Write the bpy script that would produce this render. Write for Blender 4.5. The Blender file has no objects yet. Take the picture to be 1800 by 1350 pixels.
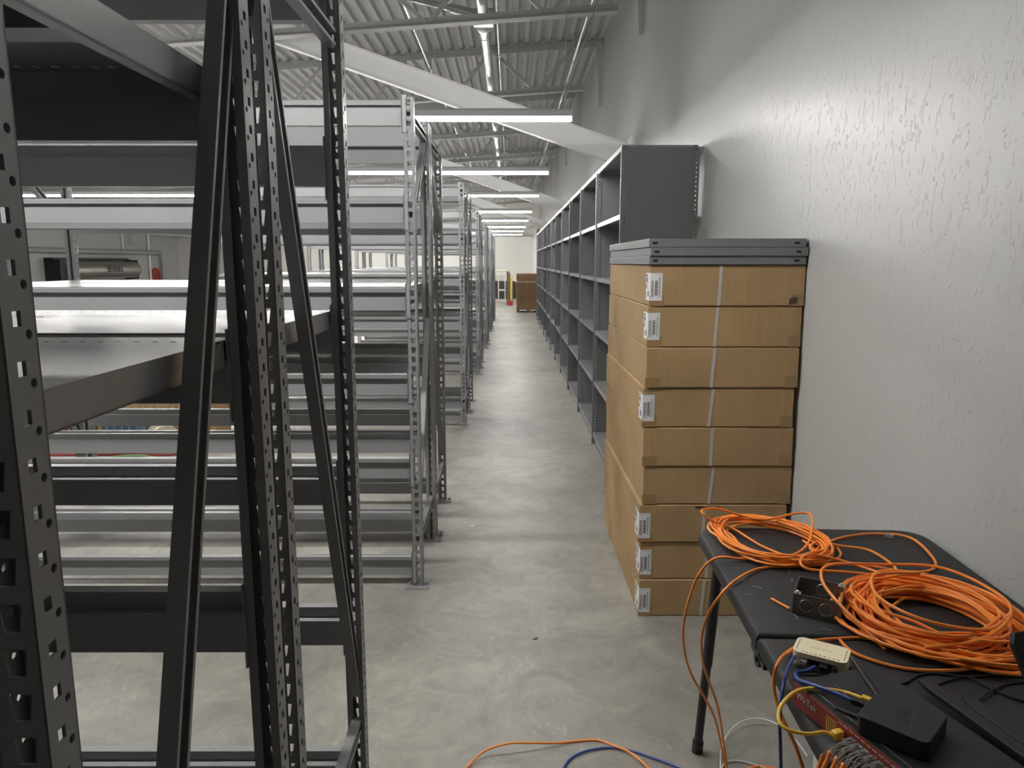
import bpy, bmesh, math, random
from mathutils import Vector, Matrix

# ------------------------------------------------------------------ camera, light, exposure
SC = bpy.context.scene
COL = SC.collection
R = math.radians

cam_d = bpy.data.cameras.new('camera')
cam_d.sensor_width = 36.0
cam_d.lens = 36.0 * 1297.0 / 1800.0
cam_d.clip_start = 0.02
cam_d.clip_end = 200
cam = bpy.data.objects.new('camera', cam_d)
cam.location = (0, 0, 1.62)
cam.rotation_euler = (R(90 - 9.4), 0, -0.0023)
COL.objects.link(cam)
SC.camera = cam

world = bpy.data.worlds.new('world')
SC.world = world
world.use_nodes = True
world.node_tree.nodes['Background'].inputs[0].default_value = (0.6, 0.6, 0.62, 1)
world.node_tree.nodes['Background'].inputs[1].default_value = 0.05

SC.view_settings.view_transform = 'Standard'
SC.view_settings.look = 'None'
SC.view_settings.gamma = 1.0
SC.view_settings.use_curve_mapping = False
SC.view_settings.exposure = 2.72
SC.cycles.use_denoising = True
SC.cycles.max_bounces = 8
SC.cycles.sample_clamp_indirect = 6.0

LAMP = 11.0                                   # radiance of the LED strips
LAMP_Y = [2.5, 5.99, 9.52, 12.77, 16.8, 20.3, 24.0, 27.3, 30.6]
LAMP_Z = 2.728

# ------------------------------------------------------------------ materials
MATS = {}
def mat(name, col, rough=0.5, metal=0.0, spec=0.5, noise=0.0, nscale=8.0, bump=0.0, bscale=60.0, emit=None, trans=0.0, coat=0.0):
    if name in MATS: return MATS[name]
    m = bpy.data.materials.new(name); m.use_nodes = True
    nt = m.node_tree; b = nt.nodes['Principled BSDF']
    b.inputs['Base Color'].default_value = (*col, 1)
    b.inputs['Roughness'].default_value = rough
    b.inputs['Metallic'].default_value = metal
    b.inputs['Specular IOR Level'].default_value = spec
    if trans: b.inputs['Transmission Weight'].default_value = trans
    if coat: b.inputs['Coat Weight'].default_value = coat
    if emit:
        b.inputs['Emission Color'].default_value = (*emit[0], 1)
        b.inputs['Emission Strength'].default_value = emit[1]
    tc = nt.nodes.new('ShaderNodeTexCoord')
    if noise:
        n = nt.nodes.new('ShaderNodeTexNoise'); n.inputs['Scale'].default_value = nscale; n.inputs['Detail'].default_value = 5
        nt.links.new(tc.outputs['Object'], n.inputs['Vector'])
        r = nt.nodes.new('ShaderNodeValToRGB')
        r.color_ramp.elements[0].position = 0.3; r.color_ramp.elements[1].position = 0.7
        r.color_ramp.elements[0].color = (*[c * (1 - noise) for c in col], 1)
        r.color_ramp.elements[1].color = (*[min(1, c * (1 + noise)) for c in col], 1)
        nt.links.new(n.outputs['Fac'], r.inputs['Fac']); nt.links.new(r.outputs['Color'], b.inputs['Base Color'])
    if bump:
        n2 = nt.nodes.new('ShaderNodeTexNoise'); n2.inputs['Scale'].default_value = bscale; n2.inputs['Detail'].default_value = 3
        nt.links.new(tc.outputs['Object'], n2.inputs['Vector'])
        bp = nt.nodes.new('ShaderNodeBump'); bp.inputs['Strength'].default_value = bump; bp.inputs['Distance'].default_value = 0.002
        nt.links.new(n2.outputs['Fac'], bp.inputs['Height']); nt.links.new(bp.outputs['Normal'], b.inputs['Normal'])
    MATS[name] = m
    return m

def concrete():
    m = bpy.data.materials.new('polished_concrete'); m.use_nodes = True
    nt = m.node_tree; b = nt.nodes['Principled BSDF']
    tc = nt.nodes.new('ShaderNodeTexCoord')
    def noise(sc, det, rough=0.6, dist=0.0, vec=None):
        n = nt.nodes.new('ShaderNodeTexNoise'); n.inputs['Scale'].default_value = sc; n.inputs['Detail'].default_value = det
        n.inputs['Roughness'].default_value = rough; n.inputs['Distortion'].default_value = dist
        nt.links.new(vec or tc.outputs['Object'], n.inputs['Vector']); return n
    def ramp(n, p0, c0, p1, c1):
        r = nt.nodes.new('ShaderNodeValToRGB'); e = r.color_ramp.elements
        e[0].position = p0; e[0].color = (*c0, 1); e[1].position = p1; e[1].color = (*c1, 1)
        nt.links.new(n.outputs['Fac'], r.inputs['Fac']); return r
    def mul(a, c, f=1.0):
        x = nt.nodes.new('ShaderNodeMixRGB'); x.blend_type = 'MULTIPLY'; x.inputs['Fac'].default_value = f
        nt.links.new(a.outputs['Color'], x.inputs[1]); nt.links.new(c.outputs['Color'], x.inputs[2]); return x
    big = ramp(noise(0.8, 6, 0.6, 0.6), 0.33, (0.220, 0.212, 0.196), 0.66, (0.365, 0.345, 0.304))
    med = ramp(noise(4.5, 8, 0.7, 1.2), 0.34, (0.74, 0.745, 0.75), 0.62, (1.07, 1.06, 1.04))
    fin = ramp(noise(38, 8, 0.75, 0.4), 0.3, (0.93, 0.93, 0.93), 0.72, (1.04, 1.04, 1.04))
    c = mul(mul(big, med), fin)
    # pale trowel scuffs
    mp = nt.nodes.new('ShaderNodeMapping'); mp.inputs['Scale'].default_value = (9, 3.5, 1); mp.inputs['Rotation'].default_value = (0, 0, 0.7)
    nt.links.new(tc.outputs['Object'], mp.inputs['Vector'])
    sc = ramp(noise(2.0, 10, 0.72, 2.5, mp.outputs['Vector']), 0.58, (0, 0, 0), 0.76, (0.17, 0.17, 0.16))
    ad = nt.nodes.new('ShaderNodeMixRGB'); ad.blend_type = 'ADD'; ad.inputs['Fac'].default_value = 1
    nt.links.new(c.outputs['Color'], ad.inputs[1]); nt.links.new(sc.outputs['Color'], ad.inputs[2])
    nt.links.new(ad.outputs['Color'], b.inputs['Base Color'])
    rr = nt.nodes.new('ShaderNodeMapRange'); rr.inputs['To Min'].default_value = 0.30; rr.inputs['To Max'].default_value = 0.55
    nt.links.new(noise(3.0, 6).outputs['Fac'], rr.inputs['Value']); nt.links.new(rr.outputs['Result'], b.inputs['Roughness'])
    bp = nt.nodes.new('ShaderNodeBump'); bp.inputs['Strength'].default_value = 0.12; bp.inputs['Distance'].default_value = 0.004
    nt.links.new(noise(14, 6, 0.7).outputs['Fac'], bp.inputs['Height']); nt.links.new(bp.outputs['Normal'], b.inputs['Normal'])
    return m

def wallpaint(name, col, rough=0.34):
    m = bpy.data.materials.new(name); m.use_nodes = True
    nt = m.node_tree; b = nt.nodes['Principled BSDF']
    b.inputs['Base Color'].default_value = (*col, 1); b.inputs['Roughness'].default_value = rough
    b.inputs['Specular IOR Level'].default_value = 0.42
    tc = nt.nodes.new('ShaderNodeTexCoord')
    mp = nt.nodes.new('ShaderNodeMapping'); mp.inputs['Scale'].default_value = (1, 1, 0.45)
    nt.links.new(tc.outputs['Object'], mp.inputs['Vector'])
    n = nt.nodes.new('ShaderNodeTexNoise'); n.inputs['Scale'].default_value = 40; n.inputs['Detail'].default_value = 3; n.inputs['Distortion'].default_value = 1.2
    nt.links.new(mp.outputs['Vector'], n.inputs['Vector'])
    r = nt.nodes.new('ShaderNodeValToRGB'); e = r.color_ramp.elements
    e[0].position = 0.60; e[0].color = (0, 0, 0, 1); e[1].position = 0.66; e[1].color = (1, 1, 1, 1)
    nt.links.new(n.outputs['Fac'], r.inputs['Fac'])
    n2 = nt.nodes.new('ShaderNodeTexNoise'); n2.inputs['Scale'].default_value = 3.0; n2.inputs['Detail'].default_value = 3
    nt.links.new(tc.outputs['Object'], n2.inputs['Vector'])
    ad = nt.nodes.new('ShaderNodeMath'); ad.operation = 'MULTIPLY_ADD'; ad.inputs[1].default_value = 0.35
    nt.links.new(r.outputs['Color'], ad.inputs[0])
    ml = nt.nodes.new('ShaderNodeMath'); ml.operation = 'MULTIPLY'; ml.inputs[1].default_value = 0.9
    nt.links.new(n2.outputs['Fac'], ml.inputs[0]); nt.links.new(ml.outputs['Value'], ad.inputs[2])
    bp = nt.nodes.new('ShaderNodeBump'); bp.inputs['Strength'].default_value = 0.75; bp.inputs['Distance'].default_value = 0.006
    nt.links.new(ad.outputs['Value'], bp.inputs['Height']); nt.links.new(bp.outputs['Normal'], b.inputs['Normal'])
    return m

def cardboard(name, col):
    m = bpy.data.materials.new(name); m.use_nodes = True
    nt = m.node_tree; b = nt.nodes['Principled BSDF']; b.inputs['Roughness'].default_value = 0.75; b.inputs['Specular IOR Level'].default_value = 0.25
    tc = nt.nodes.new('ShaderNodeTexCoord')
    oi = nt.nodes.new('ShaderNodeObjectInfo')
    av = nt.nodes.new('ShaderNodeVectorMath'); av.operation = 'ADD'
    nt.links.new(tc.outputs['Object'], av.inputs[0]); nt.links.new(oi.outputs['Location'], av.inputs[1])
    n = nt.nodes.new('ShaderNodeTexNoise'); n.inputs['Scale'].default_value = 3.0; n.inputs['Detail'].default_value = 6
    nt.links.new(av.outputs[0], n.inputs['Vector'])
    r = nt.nodes.new('ShaderNodeValToRGB'); e = r.color_ramp.elements
    e[0].position = 0.3; e[0].color = (*[c * 0.86 for c in col], 1); e[1].position = 0.7; e[1].color = (*[c * 1.1 for c in col], 1)
    nt.links.new(n.outputs['Fac'], r.inputs['Fac']); nt.links.new(r.outputs['Color'], b.inputs['Base Color'])
    mp = nt.nodes.new('ShaderNodeMapping'); mp.inputs['Scale'].default_value = (9, 9, 0.7)
    nt.links.new(av.outputs[0], mp.inputs['Vector'])
    n2 = nt.nodes.new('ShaderNodeTexNoise'); n2.inputs['Scale'].default_value = 2.2; n2.inputs['Detail'].default_value = 3; n2.inputs['Distortion'].default_value = 0.6
    nt.links.new(mp.outputs['Vector'], n2.inputs['Vector'])
    bp = nt.nodes.new('ShaderNodeBump'); bp.inputs['Strength'].default_value = 0.5; bp.inputs['Distance'].default_value = 0.006
    nt.links.new(n2.outputs['Fac'], bp.inputs['Height']); nt.links.new(bp.outputs['Normal'], b.inputs['Normal'])
    return m

M_RACK = mat('rack_paint', (0.22, 0.222, 0.228), 0.36, 0.0, 0.5, 0.06, 3.0)
M_RACKIN = mat('rack_beam_paint', (0.26, 0.262, 0.268), 0.34, 0.0, 0.55, 0.06, 2.0)
M_DECK = mat('shelf_deck_paint', (0.27, 0.27, 0.275), 0.30, 0.25, 0.6, 0.05, 4.0, 0.10, 160)
M_SHELF = mat('shelving_paint', (0.175, 0.178, 0.186), 0.40, 0.0, 0.5, 0.05, 3.0)
M_WALL = wallpaint('grey_wall_paint', (0.50, 0.50, 0.495), 0.36)
M_WALLF = wallpaint('pale_wall_paint', (0.66, 0.65, 0.61), 0.5)
M_FLOOR = concrete()
M_CEIL = mat('ceiling_paint', (0.50, 0.50, 0.50), 0.55, 0, 0.4, 0.05, 1.5)
M_STEELW = mat('white_steel_paint', (0.86, 0.86, 0.85), 0.45, 0, 0.5, 0.03, 2)
M_JOIST = mat('joist_paint', (0.40, 0.40, 0.40), 0.5, 0, 0.4, 0.04, 2)
M_GALV = mat('galvanised_steel', (0.62, 0.63, 0.64), 0.28, 0.9, 0.5, 0.10, 12)
M_EMIT = mat('led_diffuser', (0.9, 0.9, 0.9), 0.5, emit=((1.0, 0.985, 0.95), LAMP))
M_HOUSE = mat('lamp_housing', (0.55, 0.55, 0.55), 0.4)
M_CARD = cardboard('cardboard', (0.40, 0.265, 0.135))
M_CARDD = cardboard('cardboard_brown', (0.24, 0.15, 0.075))
M_TAPE = mat('clear_tape', (0.32, 0.205, 0.10), 0.25, 0, 0.6)
M_STRAP = mat('white_strap', (0.50, 0.47, 0.44), 0.35)
M_PAPER = mat('label_paper', (0.74, 0.74, 0.74), 0.5)
M_INK = mat('ink', (0.03, 0.03, 0.03), 0.6)
M_BARS = mat('barcode_ink', (0.16, 0.16, 0.17), 0.6)
M_TABLE = mat('black_plastic', (0.022, 0.022, 0.023), 0.55, 0, 0.4, 0.10, 9, 0.25, 300)
M_TLEG = mat('black_tube', (0.012, 0.012, 0.013), 0.4)
M_ORANGE = mat('orange_cable', (1.0, 0.30, 0.045), 0.40, 0, 0.5, 0.05, 30)
M_BLUE = mat('blue_cable', (0.035, 0.075, 0.33), 0.4)
M_YELLOW = mat('yellow_cable', (0.90, 0.55, 0.06), 0.4)
M_WHITEC = mat('white_cable', (0.62, 0.62, 0.58), 0.4)
M_BLACKC = mat('black_cable', (0.012, 0.012, 0.012), 0.4)
M_CREAM = mat('cream_plastic', (0.95, 0.85, 0.57), 0.42)
M_CREAMG = mat('grey_plastic', (0.36, 0.34, 0.29), 0.5)
M_HOLE = mat('dark_opening', (0.01, 0.01, 0.01), 0.8)
M_ROUTER = mat('router_plastic', (0.016, 0.016, 0.017), 0.5, 0, 0.4, bump=0.1, bscale=400)
M_RED = mat('red_panel', (0.26, 0.035, 0.02), 0.42)
M_GOLD = mat('gold_dots', (0.70, 0.52, 0.10), 0.4)
M_CLEAR = mat('clear_plug', (0.75, 0.73, 0.72), 0.12, 0, 0.6, trans=0.75)
M_WIRE = mat('bare_wire', (0.60, 0.55, 0.50), 0.35)
M_PIPE = mat('pipe_steel', (0.66, 0.66, 0.66), 0.25, 0.85, 0.5, 0.06, 10)
M_NAVY = mat('dark_wainscot', (0.02, 0.022, 0.03), 0.5)
M_WOOD = mat('pallet_wood', (0.16, 0.10, 0.05), 0.8, noise=0.2)
M_REDP = mat('red_paint', (0.35, 0.03, 0.025), 0.4)
M_YELP = mat('yellow_paint', (0.70, 0.48, 0.04), 0.5)
M_BLACKM = mat('black_metal', (0.012, 0.012, 0.013), 0.5)
M_STAIN = mat('brushed_stainless', (0.55, 0.53, 0.50), 0.30, 0.9)
M_BROWN = mat('brown_post_paint', (0.10, 0.085, 0.06), 0.5)
M_WBOX = mat('white_carton', (0.60, 0.60, 0.60), 0.6)
M_CREAMP = mat('cream_paint', (0.62, 0.58, 0.46), 0.5)
M_TEAL = mat('blue_plastic', (0.10, 0.17, 0.26), 0.4)
M_GREEN = mat('green_plastic', (0.12, 0.26, 0.08), 0.4)

# ------------------------------------------------------------------ mesh helpers
class MB:
    def __init__(s): s.v = []; s.f = []
    def add(s, vs, fs):
        o = len(s.v); s.v += [tuple(p) for p in vs]; s.f += [tuple(i + o for i in f) for f in fs]; return s
    def box(s, x0, x1, y0, y1, z0, z1):
        return s.add([(x0,y0,z0),(x1,y0,z0),(x1,y1,z0),(x0,y1,z0),(x0,y0,z1),(x1,y0,z1),(x1,y1,z1),(x0,y1,z1)],
                     [(0,3,2,1),(4,5,6,7),(0,1,5,4),(1,2,6,5),(2,3,7,6),(3,0,4,7)])
    def obox(s, a, b, w, h, up=(0,0,1)):
        """bar of section w x h from a to b"""
        a = Vector(a); b = Vector(b); d = (b - a).normalized(); u = Vector(up)
        if abs(d.dot(u)) > 0.98: u = Vector((1,0,0))
        sx = d.cross(u).normalized() * (w/2); sz = sx.cross(d).normalized() * (h/2)
        q = [a-sx-sz, a+sx-sz, a+sx+sz, a-sx+sz, b-sx-sz, b+sx-sz, b+sx+sz, b-sx+sz]
        return s.add(q, [(0,1,2,3),(7,6,5,4),(0,4,5,1),(1,5,6,2),(2,6,7,3),(3,7,4,0)])
    def extrude(s, prof, a, b, ex, ey):
        """closed profile [(p,q)] swept from a to b; p along ex, q along ey"""
        a = Vector(a); b = Vector(b); ex = Vector(ex); ey = Vector(ey); n = len(prof)
        vs = [a + ex*p + ey*q for p, q in prof] + [b + ex*p + ey*q for p, q in prof]
        fs = [(i, (i+1) % n, n + (i+1) % n, n + i) for i in range(n)] + [tuple(range(n-1, -1, -1)), tuple(range(n, 2*n))]
        return s.add(vs, fs)
    def tube(s, pts, r, n=8, cap=True, closed=False):
        pts = [Vector(p) for p in pts]; N = len(pts); prev = None; rings = []
        for i in range(N):
            if closed: t = pts[(i+1) % N] - pts[i-1]
            else: t = pts[min(i+1, N-1)] - pts[max(i-1, 0)]
            if t.length < 1e-9: t = Vector((0,0,1))
            t.normalize()
            if prev is None:
                u = Vector((0,0,1)) if abs(t.z) < 0.9 else Vector((1,0,0))
                nx = t.cross(u).normalized()
            else:
                nx = (prev - t * prev.dot(t))
                nx = nx.normalized() if nx.length > 1e-6 else t.orthogonal().normalized()
            prev = nx; ny = t.cross(nx)
            rr = r[i] if isinstance(r, (list, tuple)) else r
            rings.append([pts[i] + (nx*math.cos(2*math.pi*k/n) + ny*math.sin(2*math.pi*k/n))*rr for k in range(n)])
        vs = [p for g in rings for p in g]; fs = []
        for i in range(N if closed else N-1):
            j = (i+1) % N
            for k in range(n):
                fs.append((i*n+k, i*n+(k+1) % n, j*n+(k+1) % n, j*n+k))
        if cap and not closed: fs += [tuple(range(n-1,-1,-1)), tuple((N-1)*n+k for k in range(n))]
        return s.add(vs, fs)
    def cyl(s, a, b, r, n=16): return s.tube([a, b], r, n)
    def slab(s, outline, z0, z1):
        """vertical prism on an xy outline (counter-clockwise)"""
        return s.extrude(outline, (0,0,z0), (0,0,z1), (1,0,0), (0,1,0))
    def mesh(s, name, m=None, smooth=False, bevel=0):
        me = bpy.data.meshes.new(name); me.from_pydata(s.v, [], s.f); me.update()
        bm = bmesh.new(); bm.from_mesh(me)
        bmesh.ops.recalc_face_normals(bm, faces=bm.faces[:])
        if bevel:
            es = [e for e in bm.edges if len(e.link_faces) == 2 and e.calc_face_angle(0) > 0.6]
            bmesh.ops.bevel(bm, geom=es, offset=bevel, segments=2, affect='EDGES', profile=0.5)
        bm.to_mesh(me); bm.free()
        if m: me.materials.append(m)
        if smooth:
            for p in me.polygons: p.use_smooth = True
            try: me.set_sharp_from_angle(angle=R(40))
            except Exception: pass
        return me

def put(name, me, parent=None, loc=(0,0,0), rot=(0,0,0), label=None, scale=None):
    o = bpy.data.objects.new(name, me); COL.objects.link(o); o.location = loc; o.rotation_euler = rot
    if scale: o.scale = scale
    if parent: o.parent = parent
    if label: o['label'] = label
    return o
def empty(name, loc=(0,0,0), rot=(0,0,0)):
    o = bpy.data.objects.new(name, None); o.empty_display_size = 0.1; COL.objects.link(o); o.location = loc; o.rotation_euler = rot
    return o
def tag(o, label, cat, group=None, kind=None):
    o['label'] = label
    if cat: o['category'] = cat
    if group: o['group'] = group
    if kind: o['kind'] = kind
    return o
def struct(name, me, label=None, loc=(0,0,0)):
    o = put(name, me, None, loc); o['kind'] = 'structure'
    if label: o['label'] = label; o['category'] = name.split('_')[0]
    return o

def smooth_path(pts, k=6, closed=False):
    P = [Vector(p) for p in pts]; n = len(P); out = []
    rng = range(n if closed else n-1)
    for i in rng:
        if closed: a, b, c, d = P[i-1], P[i], P[(i+1) % n], P[(i+2) % n]
        else: a, b, c, d = P[max(i-1,0)], P[i], P[i+1], P[min(i+2,n-1)]
        for j in range(k):
            t = j/k
            out.append(0.5*((2*b) + (c-a)*t + (2*a-5*b+4*c-d)*t*t + (3*b-a-3*c+d)*t**3))
    if not closed: out.append(P[-1])
    return out

def text_mesh(name, body, size, m, extrude=0.0004):
    cu = bpy.data.curves.new(name, 'FONT'); cu.body = body; cu.size = size; cu.extrude = extrude; cu.align_x = 'CENTER'; cu.align_y = 'CENTER'
    cu.resolution_u = 2
    o = bpy.data.objects.new(name, cu); COL.objects.link(o)
    dg = bpy.context.evaluated_depsgraph_get()
    me = bpy.data.meshes.new_from_object(o.evaluated_get(dg)); me.name = name
    COL.objects.unlink(o); bpy.data.objects.remove(o); bpy.data.curves.remove(cu)
    me.materials.clear(); me.materials.append(m)
    return me

def perforated(mb, org, eu, ev, en, n, pitch, cols, thick):
    """sheet strip of n cells; cols = list of (u0, u1, hole polygon or None); hole given in (u,v) inside the cell; thickness goes along -en"""
    org = Vector(org); eu = Vector(eu); ev = Vector(ev); en = Vector(en)
    for (u0, u1, hole) in cols:
        if hole is None:
            a = [org+eu*u0, org+eu*u1, org+eu*u1+ev*(n*pitch), org+eu*u0+ev*(n*pitch)]
            b = [p - en*thick for p in a]
            mb.add(a+b, [(0,1,2,3),(7,6,5,4),(0,4,5,1),(2,6,7,3),(1,5,6,2),(3,7,4,0)]); continue
        H = len(hole)
        for i in range(n):
            v0 = i*pitch; v1 = v0+pitch
            if H == 4: rect = [(u0,v0),(u1,v0),(u1,v1),(u0,v1)]
            else:
                um = (u0+u1)/2; vm = (v0+v1)/2
                rect = [(u0,v0),(um,v0),(u1,v0),(u1,vm),(u1,v1),(um,v1),(u0,v1),(u0,vm)]
            hp = [(u, v+v0) for u, v in hole]
            o = [org+eu*u+ev*v for u, v in rect]; h = [org+eu*u+ev*v for u, v in hp]
            vs = o + h + [p-en*thick for p in o] + [p-en*thick for p in h]
            fs = []
            for k in range(H):
                j = (k+1) % H
                fs += [(k, j, H+j, H+k), (2*H+j, 2*H+k, 3*H+k, 3*H+j), (H+k, H+j, 3*H+j, 3*H+k)]
            mb.add(vs, fs)

def octo(cu, cv, r):
    # order starts at lower-left to match the rectangle ring
    return [(cu + r*math.cos(R(225+45*k)), cv + r*math.sin(R(225+45*k))) for k in range(8)]
def rect4(cu, cv, w, h): return [(cu-w/2,cv-h/2),(cu+w/2,cv-h/2),(cu+w/2,cv+h/2),(cu-w/2,cv+h/2)]

# ------------------------------------------------------------------ room shell
XR, XL, YB, YF = 1.278, -14.7, -8.0, 33.2
def zc(x): return 4.65 + 0.07*(x - XR)
struct('floor', MB().box(XL-0.2, XR+0.2, YB-0.2, YF+0.2, -0.1, 0).mesh('floor', M_FLOOR), 'polished grey concrete floor of the storeroom')
struct('wall_right', MB().box(XR, XR+0.2, YB-0.2, YF+0.2, 0, 5.6).mesh('wall_right', M_WALL), 'glossy grey textured wall beside the cartons')
struct('wall_left', MB().box(XL-0.2, XL, YB-0.2, YF+0.2, 0, 5.6).mesh('wall_left', M_WALL), 'grey wall on the far left behind the racks')
struct('wall_far', MB().box(XL, XR, YF, YF+0.2, 0, 5.6).mesh('wall_far', M_WALLF), 'pale end wall at the end of the aisle')
struct('wall_near', MB().box(XL, XR, YB-0.2, YB, 0, 5.6).mesh('wall_near', M_WALL), 'grey wall behind the camera')
# corrugated roof deck, flutes along the aisle
def ceiling_mesh():
    mb = MB(); p = 0.15; x = XL - 0.1; prof = []
    while x < XR + 0.1:
        prof += [(x, 0.0), (x+0.05, 0.0), (x+0.072, 0.045), (x+0.128, 0.045)]; x += p
    prof.append((x, 0.0))
    top = [(px, zc(px)+dz) for px, dz in prof]
    vs = []; fs = []
    for (px, pz) in top: vs += [(px, YB-0.1, pz), (px, YF+0.1, pz)]
    for i in range(len(top)-1): fs.append((2*i, 2*i+1, 2*i+3, 2*i+2))
    mb.add(vs, fs)
    mb.add([(XL-0.2,YB-0.2,zc(XL)+0.25),(XR+0.3,YB-0.2,zc(XR)+0.25),(XR+0.3,YF+0.2,zc(XR)+0.25),(XL-0.2,YF+0.2,zc(XL)+0.25)], [(0,1,2,3)])
    return mb.mesh('ceiling', M_CEIL)
struct('ceiling', ceiling_mesh(), 'corrugated steel roof deck above the joists')
struct('trim_1', MB().box(-4.2, 0.62, YF-0.03, YF, 0.0, 0.78).mesh('trim', M_NAVY), 'dark low wall panel at the end of the aisle')
struct('trim_2', MB().box(1.02, 1.16, YF-0.5, YF, 0.0, 3.0).mesh('trim', M_STEELW), 'white corner post at the end of the shelving')

# bar joists
def joists():
    L = XR - XL - 0.1; tilt = -math.atan(0.07)
    ang = [(-0.06,0),(-0.009,0),(-0.009,-0.075),(0.009,-0.075),(0.009,0),(0.06,0),(0.06,0.008),(-0.06,0.008)]
    top = MB().extrude(ang, (-L,0,-0.012), (0,0,-0.012), (0,1,0), (0,0,1)).mesh('top_chord', M_JOIST)
    bot = MB().extrude([(p,-q) for p, q in ang], (-L+0.9,0,-0.64), (-0.28,0,-0.64), (0,1,0), (0,0,1)).mesh('bottom_chord', M_JOIST)
    wa = MB().obox((0,0,-0.63), (0.58,0,-0.03), 0.04, 0.04).mesh('web_member', M_JOIST)
    wb = MB().obox((0,0,-0.63), (-0.58,0,-0.03), 0.04, 0.04).mesh('web_member', M_JOIST)
    seat = MB().box(-0.10, 0, -0.06, 0.06, -0.88, -0.02).mesh('end_plate', M_WALL)
    ords = ['above the camera','first','second','third','fourth','fifth','sixth','seventh','eighth','ninth','tenth']
    for i, y in enumerate([1.15, 4.35, 7.55, 10.8, 14.0, 17.2, 20.4, 23.6, 26.8, 30.0]):
        j = empty('roof_joist', (XR-0.01, y, zc(XR)-0.01), (0, tilt, 0))
        tag(j, ('grey open-web roof joist nearest above the camera' if i == 0 else 'grey open-web roof joist, %s one further into the room' % ords[i]), 'joist', 'open-web roof joists')
        put('top_chord', top, j); put('bottom_chord', bot, j)
        put('end_plate', seat, j)
        n = 8
        for k in range(n):
            x = -0.95 - k*1.16
            put('web_member', wa, j, (x, 0, 0)); put('web_member', wb, j, (x, 0, 0))
joists()

# sloping white steel braces from the right wall up to the roof
def rafters():
    h = 0.115; t = 0.009; w = 0.05
    prof = [(-w,-h),(w,-h),(w,-h+t*1.6),(t,-h+t*1.6),(t,h-t*1.6),(w,h-t*1.6),(w,h),(-w,h),(-w,h-t*1.6),(-t,h-t*1.6),(-t,-h+t*1.6),(-w,-h+t*1.6)]
    for i, y in enumerate((8.0, 15.8, 23.6)):
        a = Vector((0,0,0)); b = Vector((-4.4, 0, 0.34*4.4)); d = (b-a).normalized(); ez = Vector((-d.z,0,d.x)); ez = ez if ez.z > 0 else -ez
        r = empty('sloping_girder', (XR-0.03, y, 2.70))
        tag(r, ['white sloping steel girder nearest the camera, meeting the wall above the shelving', 'white sloping steel girder second along the hall', 'white sloping steel girder furthest down the hall'][i], 'girder', 'sloping white girders')
        put('beam', MB().extrude(prof, a, b, (0,1,0), ez).mesh('beam', M_STEELW), r)
        put('wall_plate', MB().box(-0.0, 0.028, -0.13, 0.13, -0.2, 0.2).mesh('wall_plate', M_STEELW), r)
        for k in (1.9, 3.6):
            p = d*k
            put('bolt', MB().cyl((p.x, -0.028, p.z), (p.x, -0.009, p.z), 0.025, 8).mesh('bolt', M_STEELW), r)
rafters()

# services running along the aisle
def services():
    p = empty('sprinkler_pipe', (-0.274, 0, 4.05))
    tag(p, 'thick silver sprinkler main running along the aisle under the roof', 'pipe')
    put('main_tube', MB().cyl((0,YB+0.1,0),(0,YF-0.1,0),0.052,20).mesh('main_tube', M_PIPE, True), p)
    for y in (6.0, 8.2, 11.5, 14.8, 18.1, 21.4):
        c = put('coupling', MB().cyl((0,y-0.06,0),(0,y+0.06,0),0.072,20).cyl((0,y-0.03,0),(0,y+0.03,0),0.08,20).mesh('coupling', M_GALV, True), p)
        put('hanger_rod', MB().cyl((0,y+0.3,0.05),(0,y+0.3,zc(-0.274)-4.05-0.01),0.006,6).tube([(0.064*math.cos(a),y+0.3,0.064*math.sin(a)) for a in [k*math.pi/8 for k in range(16)]],0.006,5,closed=True).mesh('hanger_rod', M_GALV), p)
    put('branch_tube', MB().cyl((-0.05,7.95,0.03),(-2.6,7.95-1.75,0.10),0.032,14).cyl((-0.05,7.95,0.03),(-0.32,7.77,0.04),0.045,14).mesh('branch_tube', M_PIPE, True), p)
    put('branch_clamp', MB().box(-0.10,0.12,7.87,8.03,-0.075,0.075).mesh('branch_clamp', M_GALV, bevel=0.02), p)
    runs = [(-1.08, 4.20, 'thin silver conduit left of the sprinkler main'), (-0.146, 4.36, 'thin silver conduit just right of the sprinkler main'), (0.85, 4.29, 'thin silver conduit nearest the right wall')]
    for i, (x, z, lab) in enumerate(runs):
        c = empty('conduit', (x, 0, z)); tag(c, lab, 'conduit', 'ceiling conduits')
        put('conduit_tube', MB().cyl((0,YB+0.1,0),(0,YF-0.1,0),0.014,8).mesh('conduit_tube', M_GALV, True), c)
        for y in ((7.2, 13.3, 19.6) if i < 2 else (6.2,)):
            put('junction_box', MB().box(-0.08,0.08,y-0.06,y+0.06,-0.07,0.03).mesh('junction_box', M_GALV, bevel=0.008), c)
            if i == 0:
                put('sensor_lens', MB().tube([(0,y,-0.07),(0,y,-0.10),(0,y,-0.12)],[0.06,0.05,0.02],12).mesh('sensor_lens', M_GALV, True), c)
        for y in (5.0, 10.5, 16.0, 22.0, 28.0):
            put('strap_clamp', MB().box(-0.02,0.02,y-0.015,y+0.015,-0.02,zc(x)-z-0.002).mesh('strap_clamp', M_GALV), c)
services()

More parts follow.
